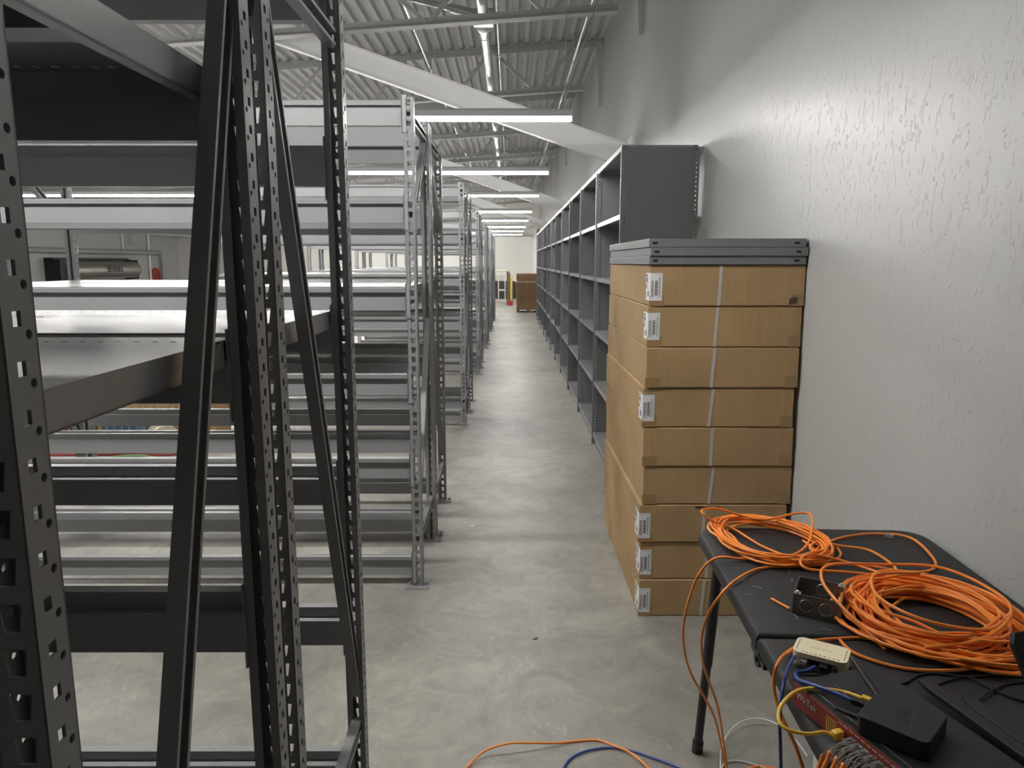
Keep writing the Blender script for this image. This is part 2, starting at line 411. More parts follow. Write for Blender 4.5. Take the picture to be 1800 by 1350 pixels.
# hanging LED strips across the aisles
def lamps():
    xr, L = 0.486, 9.6
    house = MB().extrude([(-0.045,0.0),(0.045,0.0),(0.045,0.045),(0.03,0.06),(-0.03,0.06),(-0.045,0.045)], (-L,0,0),(0,0,0),(0,1,0),(0,0,1)).mesh('housing', M_HOUSE)
    prof = [(-0.043,-0.001)] + [(-0.043*math.cos(a), -0.004-0.027*math.sin(a)) for a in [k*math.pi/8 for k in range(9)]] + [(0.043,-0.001)]
    diff = MB().extrude(prof, (-L+0.01,0,0),(-0.012,0,0),(0,1,0),(0,0,1)).mesh('diffuser', M_EMIT)
    cap = MB().box(-0.012,0.0,-0.046,0.046,-0.033,0.058).mesh('end_cap', M_HOUSE)
    order = ['over the near racks and cartons','nearest in view','second in view','third in view','fourth in view','fifth in view','sixth in view','seventh in view','furthest down the hall']
    for i, y in enumerate(LAMP_Y):
        l = empty('strip_light', (xr, y, LAMP_Z)); tag(l, 'long white LED strip light hung across the hall, %s' % order[i], 'light', 'hanging LED strip lights')
        put('housing', house, l); put('diffuser', diff, l); put('end_cap', cap, l); put('end_cap', cap, l, (-L+0.012,0,0))
        for x in (-0.06, -2.4, -4.8, -7.2, -9.5):
            put('hanging_cable', MB().cyl((x,0,0.06),(x,0,zc(xr+x)-LAMP_Z-0.01),0.0035,5).mesh('hanging_cable', M_GALV), l)
        put('feed_cable', MB().tube(smooth_path([(-0.12,0,0.06),(-0.10,0.02,0.14),(0.02,-0.02,0.4),(0.2,0.0,0.9),(0.36,0,zc(0.85)-LAMP_Z-0.40)],5),0.006,6).mesh('feed_cable', M_GALV, True), l)
lamps()

# ------------------------------------------------------------------ double rows of boltless racks
PITCH = 0.0452; NC = 52; UPH = PITCH*NC      # 2.35 m uprights
UW, UF = 0.05, 0.046
def upright_mesh(sgn):
    """perforated C upright; outer web faces sgn*-Y, flanges run inwards; right edge at x=0"""
    mb = MB(); t = 0.0025
    trap = [(UW/2-0.0055,0.008),(UW/2+0.0095,0.008),(UW/2+0.0135,0.036),(UW/2-0.0095,0.036)]
    perforated(mb, (-UW,0,0), (1,0,0), (0,0,1), (0,-sgn,0), NC, PITCH, [(0.0,UW,trap)], t)
    sq = rect4(0.0195, 0.027, 0.012, 0.014); rd = octo(0.034, 0.012, 0.0048)
    cols = [(0.0,0.0115,None),(0.0115,0.0275,sq),(0.0275,UF,rd)]
    perforated(mb, (0,0,0), (0,sgn,0), (0,0,1), (1,0,0), NC, PITCH, cols, t)
    perforated(mb, (-UW,0,0), (0,sgn,0), (0,0,1), (-1,0,0), NC, PITCH, cols, t)
    # inward lips of the C
    y = sgn*UF
    mb.box(-0.016,0,min(y,y-sgn*t),max(y,y-sgn*t),0,UPH); mb.box(-UW,-UW+0.016,min(y,y-sgn*t),max(y,y-sgn*t),0,UPH)
    return mb.mesh('upright', M_RACK)
UP_F, UP_R = upright_mesh(1), upright_mesh(-1)
def plate_mesh(sgn):
    mb = MB().box(-0.085,0.035,min(-0.03*sgn,0.07*sgn),max(-0.03*sgn,0.07*sgn),0,0.006)
    for x in (-0.068,0.018): mb.cyl((x,0.02*sgn,0.006),(x,0.02*sgn,0.016),0.008,8)
    return mb.mesh('base_plate', M_RACK)
PL_F, PL_R = plate_mesh(1), plate_mesh(-1)

BH = 0.108; RL = 2.44
def beam_mesh(sgn, L):
    pr = [(0.020,0.0),(0.054,0.0),(0.054,0.076),(0.030,0.078),(0.030,BH),(0.003,BH),(0.0,BH-0.003),(0.002,0.086),(0.0045,0.086),(0.004,BH-0.005),(0.018,BH-0.006),(0.020,0.074)]
    return MB().extrude([(p*sgn,q) for p,q in pr], (-(L-2*UW),0,0),(0,0,0),(0,1,0),(0,0,1)).mesh('beam', M_RACKIN)
BM_F, BM_R = beam_mesh(1, RL), beam_mesh(-1, RL)
def conn_mesh(sgn, side):
    """angle plate hooked over the web; side=+1 for the right-hand end of the beam"""
    mb = MB(); a, b = (-0.006, 0.015) if side > 0 else (-0.015, 0.006)
    mb.box(a, b, min(-0.004*sgn,-0.001*sgn), max(-0.004*sgn,-0.001*sgn), -0.035, 0.13)
    c = -0.004 if side > 0 else 0.001
    mb.box(c, c+0.003, min(-0.004*sgn,0.05*sgn), max(-0.004*sgn,0.05*sgn), -0.035, 0.13)
    e = b if side > 0 else a
    mb.box(min(e,e+0.004*side), max(e,e+0.004*side), min(-0.006*sgn,-0.001*sgn), max(-0.006*sgn,-0.001*sgn), 0.112, 0.13)
    mb.box(min(e,e+0.004*side), max(e,e+0.004*side), min(-0.006*sgn,-0.001*sgn), max(-0.006*sgn,-0.001*sgn), -0.03, -0.012)
    return mb.mesh('connector', M_RACKIN)
CN = {(s, d): conn_mesh(s, d) for s in (1,-1) for d in (1,-1)}

def channel(a, b, w=0.042, d=0.028):
    """C channel brace between two points in a YZ plane, open towards +X"""
    a = Vector(a); b = Vector(b); t = (b-a).normalized(); ex = Vector((1,0,0)); ey = ex.cross(t).normalized(); k = 0.0025; h = w/2
    pr = [(0,-h),(d,-h),(d,-h+0.008),(d-k,-h+0.008),(d-k,-h+k),(k,-h+k),(k,h-k),(d-k,h-k),(d-k,h-0.008),(d,h-0.008),(d,h),(0,h)]
    return MB().extrude(pr, a, b, ex, ey).mesh('brace', M_RACK)
DECKS = {}
def deck_mesh(D, slots=True):
    key = round(D,3)
    if key in DECKS: return DECKS[key]
    L = (RL-0.11)/2; mb = MB(); t = 0.003; n = int(L/0.03); p = L/n
    y0, y1 = 0.006, D-0.006
    mb.box(-L,0,y0,y1-0.085,-t,0)
    perforated(mb, (-L,y1-0.085,0), (0,1,0), (1,0,0), (0,0,1), n, p, [(0,0.022,rect4(0.011,p/2,0.011,0.010)),(0.022,0.085,None)], t)
    mb.box(-0.003,0,0.056,D-0.056,-0.05,-t); mb.box(-L,-L+0.003,0.056,D-0.056,-0.05,-t)
    mb.box(-0.022,0,0.056,D-0.056,-0.05,-0.047); mb.box(-L,-L+0.022,0.056,D-0.056,-0.05,-0.047)
    mb.box(-L+0.003,-0.003,0.056,0.058,-0.045,-t); mb.box(-L+0.003,-0.003,D-0.058,D-0.056,-0.045,-t)
    mb.box(-L+0.003,-0.003,D/2-0.03,D/2+0.03,-0.03,-t)
    DECKS[key] = (mb.mesh('shelf_deck', M_DECK), L); return DECKS[key]

def rack(x0, y0, D, front, rear, decks, label, group, braces):
    r = empty('storage_rack', (x0, y0, 0)); tag(r, label, 'rack', group)
    for x in (0.0, -RL+UW):
        for (m, pm, y) in ((UP_F, PL_F, 0.0), (UP_R, PL_R, D)):
            u = put('upright', m, r, (x, y, 0.006)); put('base_plate', pm, u, (0,0,-0.006))
    for (zs, m, s, y) in ((front, BM_F, 1, 0.0), (rear, BM_R, -1, D)):
        for z in zs:
            b = put('beam', m, r, (-UW, y, z))
            put('connector', CN[(s,1)], b); put('connector', CN[(s,-1)], b, (-(RL-2*UW),0,0))
    for z in decks:
        dm, L = deck_mesh(D)
        put('shelf_deck', dm, r, (-0.055, 0, z+BH+0.0035)); put('shelf_deck', dm, r, (-0.057-L, 0, z+BH+0.0035))
    for x in (-0.038, -RL+0.012):
        for (ya, za, yb, zb) in braces:
            put('brace', channel((x,ya,za),(x,yb,zb)) if x > -0.1 else channel((x,ya,za),(x,yb,zb)), r)
    return r

X0 = -0.44
# nearest double row: two racks back to back
near = [0.20, 0.505, 0.935, 1.375, 1.818, 2.232]
rack(X0, 0.64, 0.685, [0.06, 1.375, 1.818, 2.232], [0.06, 0.905, 1.375, 1.818, 2.232], [1.375, 1.818],
     'dark grey slotted rack nearest the camera at the left edge, with two decks', 'nearest double rack row', [(0.07,0.30,0.64,2.06),(0.04,0.18,0.645,0.18)])
rack(X0, 1.395, 0.68, [0.845, 1.375, 2.232], [0.035, 0.505, 0.935, 1.375, 1.818, 2.232], [1.375],
     'dark grey slotted rack back to back behind the nearest one, with one deck', 'nearest double rack row', [(0.045,2.15,0.655,0.34),(0.03,0.24,0.645,0.24),(0.03,2.19,0.645,2.19)])
lev = [0.056, 0.562, 0.979, 1.391, 1.800, 2.236]
ORD = ['second','third','fourth','fifth','sixth','seventh']
for i, y in enumerate((3.51, 7.2, 10.6, 13.9, 17.3, 20.4)):
    br = [(0.04,0.35,0.64,1.30),(0.04,1.84,0.64,2.26),(0.04,0.25,0.64,0.25),(0.04,2.28,0.64,2.28)]
    br2 = [(0.64,0.35,0.04,1.30),(0.64,1.84,0.04,2.26),(0.04,0.25,0.64,0.25),(0.04,2.28,0.64,2.28)]
    low = [z - 0.03 if abs(z-0.562) < 1e-6 else z for z in lev]
    rack(X0, y, 0.68, lev, low, [1.391], 'grey slotted rack on the near side of the %s double row from the camera' % ORD[i], 'storage rack rows left of the aisle', br)
    rack(X0, y+0.72, 0.68, low, low, [1.391], 'grey slotted rack on the far side of the %s double row from the camera' % ORD[i], 'storage rack rows left of the aisle', br2)

# ------------------------------------------------------------------ shelving run along the right wall
SX, SDEP, BAY, SH = 0.742, 0.51, 1.44, 2.39
def shelving():
    p = 0.030; n = int(SH/p)
    def post(front):
        mb = MB(); t = 0.0018; hole = rect4(0.017,p/2,0.008,0.011)
        if front:   # face towards the aisle, perforated flange towards the camera
            mb.box(0,0.004,0,0.030,0,n*p); mb.box(-0.007,0,0.005,0.025,0,n*p)
            perforated(mb,(0.004,0,0),(1,0,0),(0,0,1),(0,-1,0),n,p,[(0,0.008,None),(0.008,0.026,hole),(0.026,0.032,None)],t)
        else:
            mb.box(SDEP-0.004,SDEP,0,0.030,0,n*p)
            perforated(mb,(SDEP-0.036,0,0),(1,0,0),(0,0,1),(0,-1,0),n,p,[(0,0.008,None),(0.008,0.026,hole),(0.026,0.032,None)],t)
        return mb
    pf = post(True).mesh('front_post', M_SHELF); pb = post(False).mesh('rear_post', M_SHELF)
    foot = MB().box(-0.012,0.04,0.0,0.0305,0,0.004).mesh('foot_plate', M_SHELF)
    side = MB().box(0.034,SDEP-0.034,0.004,0.0055,0.02,n*p-0.002).mesh('side_panel', M_SHELF)
    W = BAY-0.033
    sm = MB().box(0.004,SDEP-0.005,0,W,-0.002,0).box(0.002,0.005,0,W,-0.032,0).box(SDEP-0.008,SDEP-0.005,0,W,-0.032,-0.002).box(0.005,0.02,0,W,-0.032,-0.030)
    sm.box(0.03,SDEP-0.03,W-0.003,W,-0.028,-0.002).box(0.03,SDEP-0.03,0,0.003,-0.028,-0.002)
    shelf = sm.mesh('shelf', M_DECK)
    clip = MB().box(0.012,0.03,0,0.012,-0.05,-0.02).mesh('shelf_clip', M_GALV)
    kick = MB().box(0.02,0.022,0,W,0.004,0.072).mesh('kick_plate', M_SHELF)
    ords = ['nearest','second','third','fourth','fifth','sixth','seventh','eighth','ninth','tenth','eleventh']
    for i in range(11):
        y = 5.05 + i*BAY
        s = empty('steel_shelving_bay', (SX, y, 0))
        tag(s, 'dark grey steel shelving bay along the right wall, %s from the carton stack' % ords[i], 'shelving', 'steel shelving bays along the right wall')
        for nm, m in (('front_post',pf),('rear_post',pb)): put(nm, m, s)
        put('foot_plate', foot, s)
        put('side_panel', side, s)
        if i == 10:
            for nm, m in (('front_post',pf),('rear_post',pb),('side_panel',side)): put(nm, m, s, (0, BAY-0.0, 0))
        put('kick_plate', kick, s, (0,0.0315,0))
        for z in (0.105, 0.575, 1.025, 1.485, 1.938, 2.385):
            q = put('shelf', shelf, s, (0, 0.0315, z))
            put('shelf_clip', clip, q, (0, W-0.013, 0))
shelving()

# ------------------------------------------------------------------ carton stack
def cartons():
    rnd = random.Random(4)
    W, Lb, Hb = 0.665, 1.27, 0.1775
    x0, y0 = 0.597, 3.205
    def body(seed):
        rr = random.Random(seed); nx, ny, nz = 9, 14, 4
        bm = bmesh.new(); g = {}
        def P(i,j,k):
            if (i,j,k) in g: return g[(i,j,k)]
            x, y, z = W*i/nx, Lb*j/ny, Hb*k/nz
            mid = math.sin(math.pi*k/nz)
            if i in (0,nx) or j in (0,ny):
                d = 0.0022*mid*(0.3+rr.random())
                if i == nx: x += d*0.3
                if j == 0: y -= d
            if k == 0: z = 0
            if k == nz and 0 < i < nx and j == 0: z -= 0.0015*rr.random()
            g[(i,j,k)] = bm.verts.new((x,y,z)); return g[(i,j,k)]
        for i in range(nx):
            for j in range(ny):
                for k in (0,nz): bm.faces.new([P(i,j,k),P(i+1,j,k),P(i+1,j+1,k),P(i,j+1,k)])
        for k in range(nz):
            for i in range(nx):
                for j in (0,ny): bm.faces.new([P(i,j,k),P(i+1,j,k),P(i+1,j,k+1),P(i,j,k+1)])
            for j in range(ny):
                for i in (0,nx): bm.faces.new([P(i,j,k),P(i,j+1,k),P(i,j+1,k+1),P(i,j,k+1)])
        bmesh.ops.recalc_face_normals(bm, faces=bm.faces[:])
        es = [e for e in bm.edges if len(e.link_faces)==2 and e.calc_face_angle(0) > 0.9]
        bmesh.ops.bevel(bm, geom=es, offset=0.004, segments=2, affect='EDGES')
        me = bpy.data.meshes.new('carton_body'); bm.to_mesh(me); bm.free(); me.materials.append(M_CARD)
        for p in me.polygons: p.use_smooth = True
        return me
    bodies = [body(s) for s in (1,2,3)]
    z0, z1 = 0.004, Hb-0.003      # overlapping end flaps wrapped round the sides
    fa = MB().box(-0.0014,0.0,0.0,0.315,z0,z1).mesh('side_flap', M_CARD)
    fb = MB().box(-0.0014,0.0,Lb-0.315,Lb,z0,z1).mesh('side_flap', M_CARD)
    fm = MB().box(-0.0010,0.0,0.318,Lb-0.318,z0,z1).mesh('side_flap', M_CARD)
    fc = MB().box(0.0,W,-0.0034,0.0,z0,z1).mesh('end_flap', M_CARD, bevel=0.001)
    sx = 0.292
    strap = MB().box(-0.007,0.007,-0.0048,-0.0036,-Hb/2+0.003,Hb/2-0.003).mesh('strap', M_STRAP)
    tape_a = MB().box(W-0.055,W+0.001,-0.0044,-0.0036,0.002,0.052).mesh('tape', M_TAPE)
    tape = MB().box(-0.0045,0.06,-0.0044,-0.0036,0.002,0.046).mesh('tape', M_TAPE)
    lab = MB().box(-0.0026,-0.0016,-0.0048,0.095,0.030,0.148).box(-0.0026,0.050,-0.0048,-0.0038,0.030,0.148).mesh('paper_label', M_PAPER)
    bar = MB()
    for k in range(34):
        z = 0.052 + k*0.0019
        if k % 7 in (2,): continue
        bar.box(0.0175,0.030,-0.0052,-0.0048,z,z+0.0013)
    for (ya,yb,za,zb) in ((0.052,0.085,0.132,0.142),(0.050,0.085,0.108,0.128),(0.066,0.088,0.080,0.097),(0.020,0.050,0.046,0.070),(0.080,0.088,0.036,0.066),(0.030,0.036,0.078,0.083),(0.045,0.088,0.1015,0.1035)):
        bar.box(-0.0030,-0.0026,ya,yb,za,zb)
    bar.box(0.0,0.045,-0.0051,-0.0048,0.1425,0.1432).box(0.0448,0.0455,-0.0051,-0.0048,0.034,0.143)
    barm = bar.mesh('barcode', M_BARS)
    t1 = text_mesh('lettering', 'DDB302HS', 0.0150, M_INK); t2 = text_mesh('lettering', '24GA 36X24 HDR FLAT SHELF', 0.0064, M_INK)
    names = ['bottom carton of the stack on the floor','second carton from the bottom of the stack','third carton from the bottom of the stack','fourth carton from the bottom of the stack','middle carton of the stack, fifth from the bottom','sixth carton from the bottom of the stack','seventh carton from the bottom of the stack','eighth carton of the stack, just under the top one','topmost carton of the stack, under the grey shelves']
    labelled = {0,1,2,5,7,8}
    z = 0.0
    for i in range(9):
        o = empty('carton', (x0 + rnd.uniform(-0.004,0.004) - (0.012 if i in (2,5) else 0) + (0.008 if i == 8 else 0), y0 + rnd.uniform(-0.004,0.006), z), (0,0,rnd.uniform(-0.004,0.004)))
        tag(o, ('brown %s, with a white label' if i in labelled else 'brown %s, unlabelled') % names[i], 'box', 'stacked flat shelf cartons')
        put('carton_body', bodies[i % 3], o); put('side_flap', fa, o); put('side_flap', fb, o); put('side_flap', fm, o); put('end_flap', fc, o)
        put('strap', strap, o, (sx+0.007+rnd.uniform(-0.01,0.01),0,Hb/2), (0,(0.06,-0.02,0.03,0.09,0.02,0.08,0.06,0.05,0.03)[i],0)); put('tape', tape, o); put('tape', tape_a, o)
        if i == 8: put('torn_patch', MB().slab([(0,0),(0.035,0.004),(0.04,0.028),(0.02,0.034),(0.004,0.026)],0,0.0006).mesh('torn_patch', mat('torn_card',(0.10,0.06,0.035),0.9)), o, (W-0.065,-0.0044,0.008), (R(90),0,0))
        if i == 2: put('torn_patch', MB().slab([(0,0.004),(0.05,0.0),(0.11,0.006),(0.115,0.014),(0.05,0.012),(0,0.014)],0,0.0006).mesh('torn_patch', MATS['cardboard_torn'] if 'cardboard_torn' in MATS else mat('cardboard_torn',(0.07,0.045,0.03),0.9)), o, (0.25,-0.0044,Hb-0.018), (R(90),0,0))
        if i in labelled:
            l = put('paper_label', lab, o, (rnd.uniform(-0.0,0.004) if False else 0, 0, rnd.uniform(-0.012,0.004)))
            put('barcode', barm, l)
            put('lettering', t1, l, (0.0075,-0.0050,0.080), (R(90),R(-90),0)); put('lettering', t2, l, (0.0375,-0.0050,0.088), (R(90),R(-90),0))
        z += Hb + 0.0012
    # three loose shelf panels on top
    for k in range(3):
        dx = (0.0, 0.004, -0.003)[k]
        mb = MB(); w, d, h = 0.672, 1.275, 0.0355
        mb.box(0,w,0,d,h-0.002,h).box(0,w,0.0,0.002,0.0,h-0.002).box(0,w,d-0.002,d,0.0,h-0.002).box(0,0.002,0.002,d-0.002,0.0,h-0.002).box(w-0.002,w,0.002,d-0.002,0.0,h-0.002)
        mb.box(0.002,w-0.002,0.002,0.03,0.0,0.002).box(0.002,w-0.002,d-0.03,d-0.002,0.0,0.002)
        s = empty('shelf_panel', (x0-0.002+dx, y0-0.006+(0,-0.006,0.0)[k], z + 0.0005)); tag(s, ['lowest of three loose grey steel shelf panels on the cartons','middle one of three loose grey steel shelf panels on the cartons','topmost of three loose grey steel shelf panels on the cartons'][k], 'shelf', 'loose shelf panels on the carton stack')
        put('panel', mb.mesh('panel', M_SHELF, bevel=0.0008), s)
        for x in (0.026, w-0.04):
            put('slot', MB().slab([(x+0.008*math.cos(a)*(1.0) + (0.004 if math.cos(a) > 0 else -0.004), 0.005*math.sin(a)) for a in [q*math.pi/8 for q in range(16)]], 0, 0.0012).mesh('slot', M_HOLE), s, (0,-0.0001,h/2-0.001), (R(90),0,0))
        z += h + 0.0015
cartons()

# ------------------------------------------------------------------ folding table and what lies on it
TZ = 0.80
def table():
    W, Hf = 0.69, 0.69
    t = empty('folding_table', (0.893, 1.512, 0), (0,0,R(-2.6))); tag(t, 'black plastic folding table against the right wall, covered in cables', 'table')
    def top(y0, y1, rounded):
        r = 0.07; pts = []
        def arc(cx, cy, a0):
            for k in range(7): a = R(a0 + 15*k); pts.append((cx + r*math.cos(a), cy + r*math.sin(a)))
        x = W/2
        if rounded > 0: pts += [(-x,y0),(x,y0)]; arc(x-r,y1-r,0); arc(-x+r,y1-r,90)
        else: arc(-x+r,y0+r,180); arc(x-r,y0+r,270); pts += [(x,y1),(-x,y1)]
        cx = 0; cy = (y0+y1)/2; mb = MB()
        def ring(s_in, z):
            out = []
            for (px,py) in pts:
                v = Vector((px-cx,py-cy)); sx = (abs(v.x)-s_in)/max(abs(v.x),1e-6); sy = (abs(v.y)-s_in)/max(abs(v.y),1e-6)
                out.append((cx+v.x*max(sx,0), cy+v.y*max(sy,0), z))
            return out
        levels = [ring(0.03,0.0), ring(0.004,0.004), ring(0.0,0.012), ring(0.0,0.030), ring(0.004,0.038), ring(0.012,TZ-0.757)]
        n = len(pts); vs = [(a,b,c+0.757) for L in levels for (a,b,c) in L]; fs = []
        for q in range(len(levels)-1):
            for k in range(n): fs.append((q*n+k, q*n+(k+1)%n, (q+1)*n+(k+1)%n, (q+1)*n+k))
        fs += [tuple(range(n-1,-1,-1)), tuple((len(levels)-1)*n+k for k in range(n))]
        mb.add(vs, fs); return mb.mesh('tabletop', M_TABLE, True)
    put('tabletop', top(0.003,Hf,1), t); put('tabletop', top(-Hf,-0.003,-1), t)
    for s in (-1,1):
        put('hinge', MB().cyl((s*(W/2-0.002),0,0.745),(s*(W/2-0.03),0,0.745),0.020,14).cyl((s*(W/2+0.002),0,0.745),(s*(W/2-0.03),0,0.745),0.008,10).box(s*(W/2-0.015)-0.012,s*(W/2-0.015)+0.012,-0.05,0.05,0.745,0.759).mesh('hinge', M_TLEG, True), t)
        for y, sp in ((0.545,1),(-0.545,-1)):
            xa = s*(W/2-0.045)
            l = put('leg', MB().tube([(xa,y,0.757),(xa,y+sp*0.088,0.36)],0.0165,14).tube([(xa,y+sp*0.0825,0.385),(xa,y+sp*0.162,0.03)],0.0140,14).mesh('leg', M_TLEG, True), t)
            put('foot_cap', MB().cyl((xa,y+sp*0.159,0.045),(xa,y+sp*0.169,0.0),0.0185,14).mesh('foot_cap', M_TLEG, True), l)
    for y, sp in ((0.545,1),(-0.545,-1)):
        put('leg_crossbar', MB().cyl((-(W/2-0.045),y+sp*0.020,0.668),(W/2-0.045,y+sp*0.020,0.668),0.011,12).cyl((-(W/2-0.045),y+sp*.008,0.722),(W/2-0.045,y+sp*.008,0.722),0.011,12).mesh('leg_crossbar', M_TLEG, True), t)
        put('leg_stay', MB().cyl((0,y+sp*0.020,0.66),(0,y-sp*0.30,0.755),0.009,10).mesh('leg_stay', M_TLEG, True), t)
    for s in (-1,1): put('side_rail', MB().box(s*(W/2-0.06)-0.012,s*(W/2-0.06)+0.012,-Hf+0.08,Hf-0.08,0.735,0.759).mesh('side_rail', M_TLEG), t)
table()

C = {}
C['drop_far'] = [(0.791,1.931,0.806), (0.731,2.034,0.806), (0.678,2.136,0.820), (0.609,2.128,0.850), (0.582,2.132,0.870), (0.587,2.154,0.875), (0.640,2.179,0.870), (0.707,2.178,0.850), (0.777,2.151,0.845), (0.889,2.193,0.850), (0.926,2.178,0.850), (0.897,2.092,0.845), (0.857,2.020,0.820), (0.794,1.961,0.810), (0.720,1.946,0.808), (0.643,1.938,0.808), (0.569,1.937,0.810), (0.527,1.950,0.756), (0.505,1.970,0.661), (0.500,1.990,0.573), (0.516,2.020,0.476), (0.549,2.050,0.385), (0.600,2.080,0.294), (0.639,2.100,0.210), (0.672,2.130,0.100), (0.699,2.151,0.004), (0.713,2.119,0.004), (0.799,2.159,0.004), (0.868,2.145,0.004)]
C['drop_near'] = [(0.877,1.878,0.820), (0.841,1.899,0.806), (0.778,1.897,0.804), (0.671,1.877,0.806), (0.578,1.790,0.810), (0.521,1.740,0.785), (0.505,1.770,0.720), (0.504,1.810,0.635), (0.526,1.860,0.541), (0.560,1.910,0.452), (0.607,1.980,0.336), (0.648,2.050,0.196), (0.679,2.100,0.072), (0.691,2.111,0.004)]
C['drop_modem'] = [(0.687,1.498,0.806), (0.646,1.488,0.806), (0.608,1.461,0.808), (0.575,1.428,0.812), (0.529,1.345,0.842), (0.518,1.335,0.815), (0.519,1.325,0.779), (0.525,1.300,0.751), (0.539,1.275,0.720), (0.550,1.255,0.683), (0.560,1.230,0.637)]
C['loop_tail'] = [(0.687,1.498,0.806), (0.728,1.506,0.804), (0.767,1.509,0.804), (0.806,1.499,0.804), (0.841,1.483,0.806)]
C['blue_drop'] = [(0.588,1.412,0.816), (0.559,1.365,0.824), (0.535,1.325,0.815), (0.521,1.300,0.789), (0.517,1.290,0.748), (0.521,1.290,0.699), (0.529,1.300,0.643), (0.530,1.290,0.589)]
C['blue_modem'] = [(0.615,1.373,0.815), (0.596,1.370,0.808), (0.579,1.369,0.806), (0.559,1.333,0.820), (0.543,1.274,0.845), (0.559,1.239,0.855), (0.583,1.211,0.858), (0.601,1.190,0.858)]
C['yellow'] = [(0.624,1.195,0.858), (0.609,1.222,0.852), (0.584,1.236,0.850), (0.549,1.240,0.850), (0.517,1.229,0.850), (0.485,1.202,0.845), (0.468,1.176,0.840), (0.466,1.154,0.834), (0.483,1.143,0.830), (0.511,1.141,0.827), (0.537,1.149,0.825)]
C['floor_orange'] = [(-0.190,2.062,0.004), (-0.142,2.152,0.005), (-0.089,2.212,0.020), (-0.008,2.232,0.035), (0.082,2.249,0.025), (0.160,2.271,0.009), (0.219,2.287,0.004), (0.298,2.293,0.004), (0.350,2.252,0.012), (0.398,2.214,0.014), (0.445,2.144,0.010), (0.483,2.060,0.004)]
C['floor_blue'] = [(0.138,2.061,0.004), (0.175,2.158,0.004), (0.202,2.201,0.005), (0.253,2.234,0.006), (0.331,2.251,0.006), (0.405,2.234,0.006), (0.474,2.196,0.006), (0.547,2.149,0.006), (0.616,2.093,0.004)]
C['floor_white'] = [(0.667,2.098,0.004), (0.699,2.216,0.008), (0.745,2.304,0.015), (0.814,2.370,0.020), (0.882,2.382,0.025), (0.935,2.335,0.030), (0.967,2.272,0.020), (0.984,2.206,0.004)]
C['floor_white2'] = [(0.832,2.145,0.004), (0.785,2.172,0.005), (0.733,2.186,0.005), (0.693,2.164,0.005), (0.657,2.098,0.004)]
C['power'] = [(0.599,1.187,0.858), (0.603,1.255,0.845), (0.603,1.242,0.845), (0.626,1.235,0.845), (0.702,1.299,0.805), (0.738,1.327,0.803), (0.776,1.335,0.803), (0.813,1.359,0.803), (0.851,1.369,0.803), (0.911,1.355,0.803), (0.986,1.365,0.803), (1.024,1.354,0.803)]
C['power2'] = [(0.825,1.323,0.803), (0.871,1.345,0.803), (0.908,1.350,0.806), (0.931,1.315,0.803), (0.951,1.286,0.803), (0.976,1.268,0.803)]
C['power3'] = [(0.874,1.268,0.803), (0.921,1.300,0.806), (0.968,1.328,0.803), (1.013,1.338,0.803)]
C['loose'] = [(0.798,1.874,0.830), (0.886,2.010,0.812), (0.992,2.101,0.806), (1.110,2.133,0.806), (1.196,2.100,0.806), (1.179,1.950,0.806), (1.136,1.872,0.806), (1.065,1.854,0.806), (0.972,1.882,0.810), (0.896,1.921,0.810), (0.848,1.978,0.820), (0.895,2.033,0.820), (0.955,2.019,0.812), (1.021,1.985,0.812), (1.029,1.859,0.812), (0.963,1.805,0.820), (0.857,1.800,0.830), (0.771,1.806,0.835), (0.763,1.838,0.845), (0.806,1.876,0.845), (0.878,1.881,0.830), (0.939,1.848,0.820), (0.962,1.775,0.830)]

def cable(name, pts, r, m, label, cat='cable', group=None, k=7, n=8):
    o = put(name, MB().tube(smooth_path(pts, k), r, n).mesh(name, m, True)); return tag(o, label, cat, group)

def coil_path(cx, cy, ax, ay, rot, turns, seed, rmin, rmax, zbase, zpile, wob=0.02, jx=0.02):
    rr = random.Random(seed); pts = []; steps = 30; prev = None
    spec = []
    for i in range(turns+1):
        q = rr.uniform(0,1); spec.append((rmin+(rmax-rmin)*q, rr.uniform(-jx,jx), rr.uniform(-jx,jx), rr.uniform(0,1)*(1-abs(2*q-1)*0.55), rr.uniform(0,6.28), rr.uniform(0.3,1)*wob, rr.uniform(0,6.28)))
    for i in range(turns):
        a, b = spec[i], spec[i+1]
        for s in range(steps):
            t = s/steps; u = t*t*(3-2*t); th = 2*math.pi*t
            r = a[0]+(b[0]-a[0])*u; ox = a[1]+(b[1]-a[1])*u; oy = a[2]+(b[2]-a[2])*u; zz = a[3]+(b[3]-a[3])*u
            ph = a[4]; wb = a[5]*math.sin(math.pi*t)
            r2 = r*(1 + wb*6*math.sin(2*th+ph)*0.5) + wb*math.sin(3*th+a[6])
            x, y = ax*r2*math.cos(th)+ox, ay*r2*math.sin(th)+oy
            pts.append((cx + x*math.cos(rot)-y*math.sin(rot), cy + x*math.sin(rot)+y*math.cos(rot), zbase + zpile*zz + 0.003*math.sin(5*th+ph)*zz))
    return pts

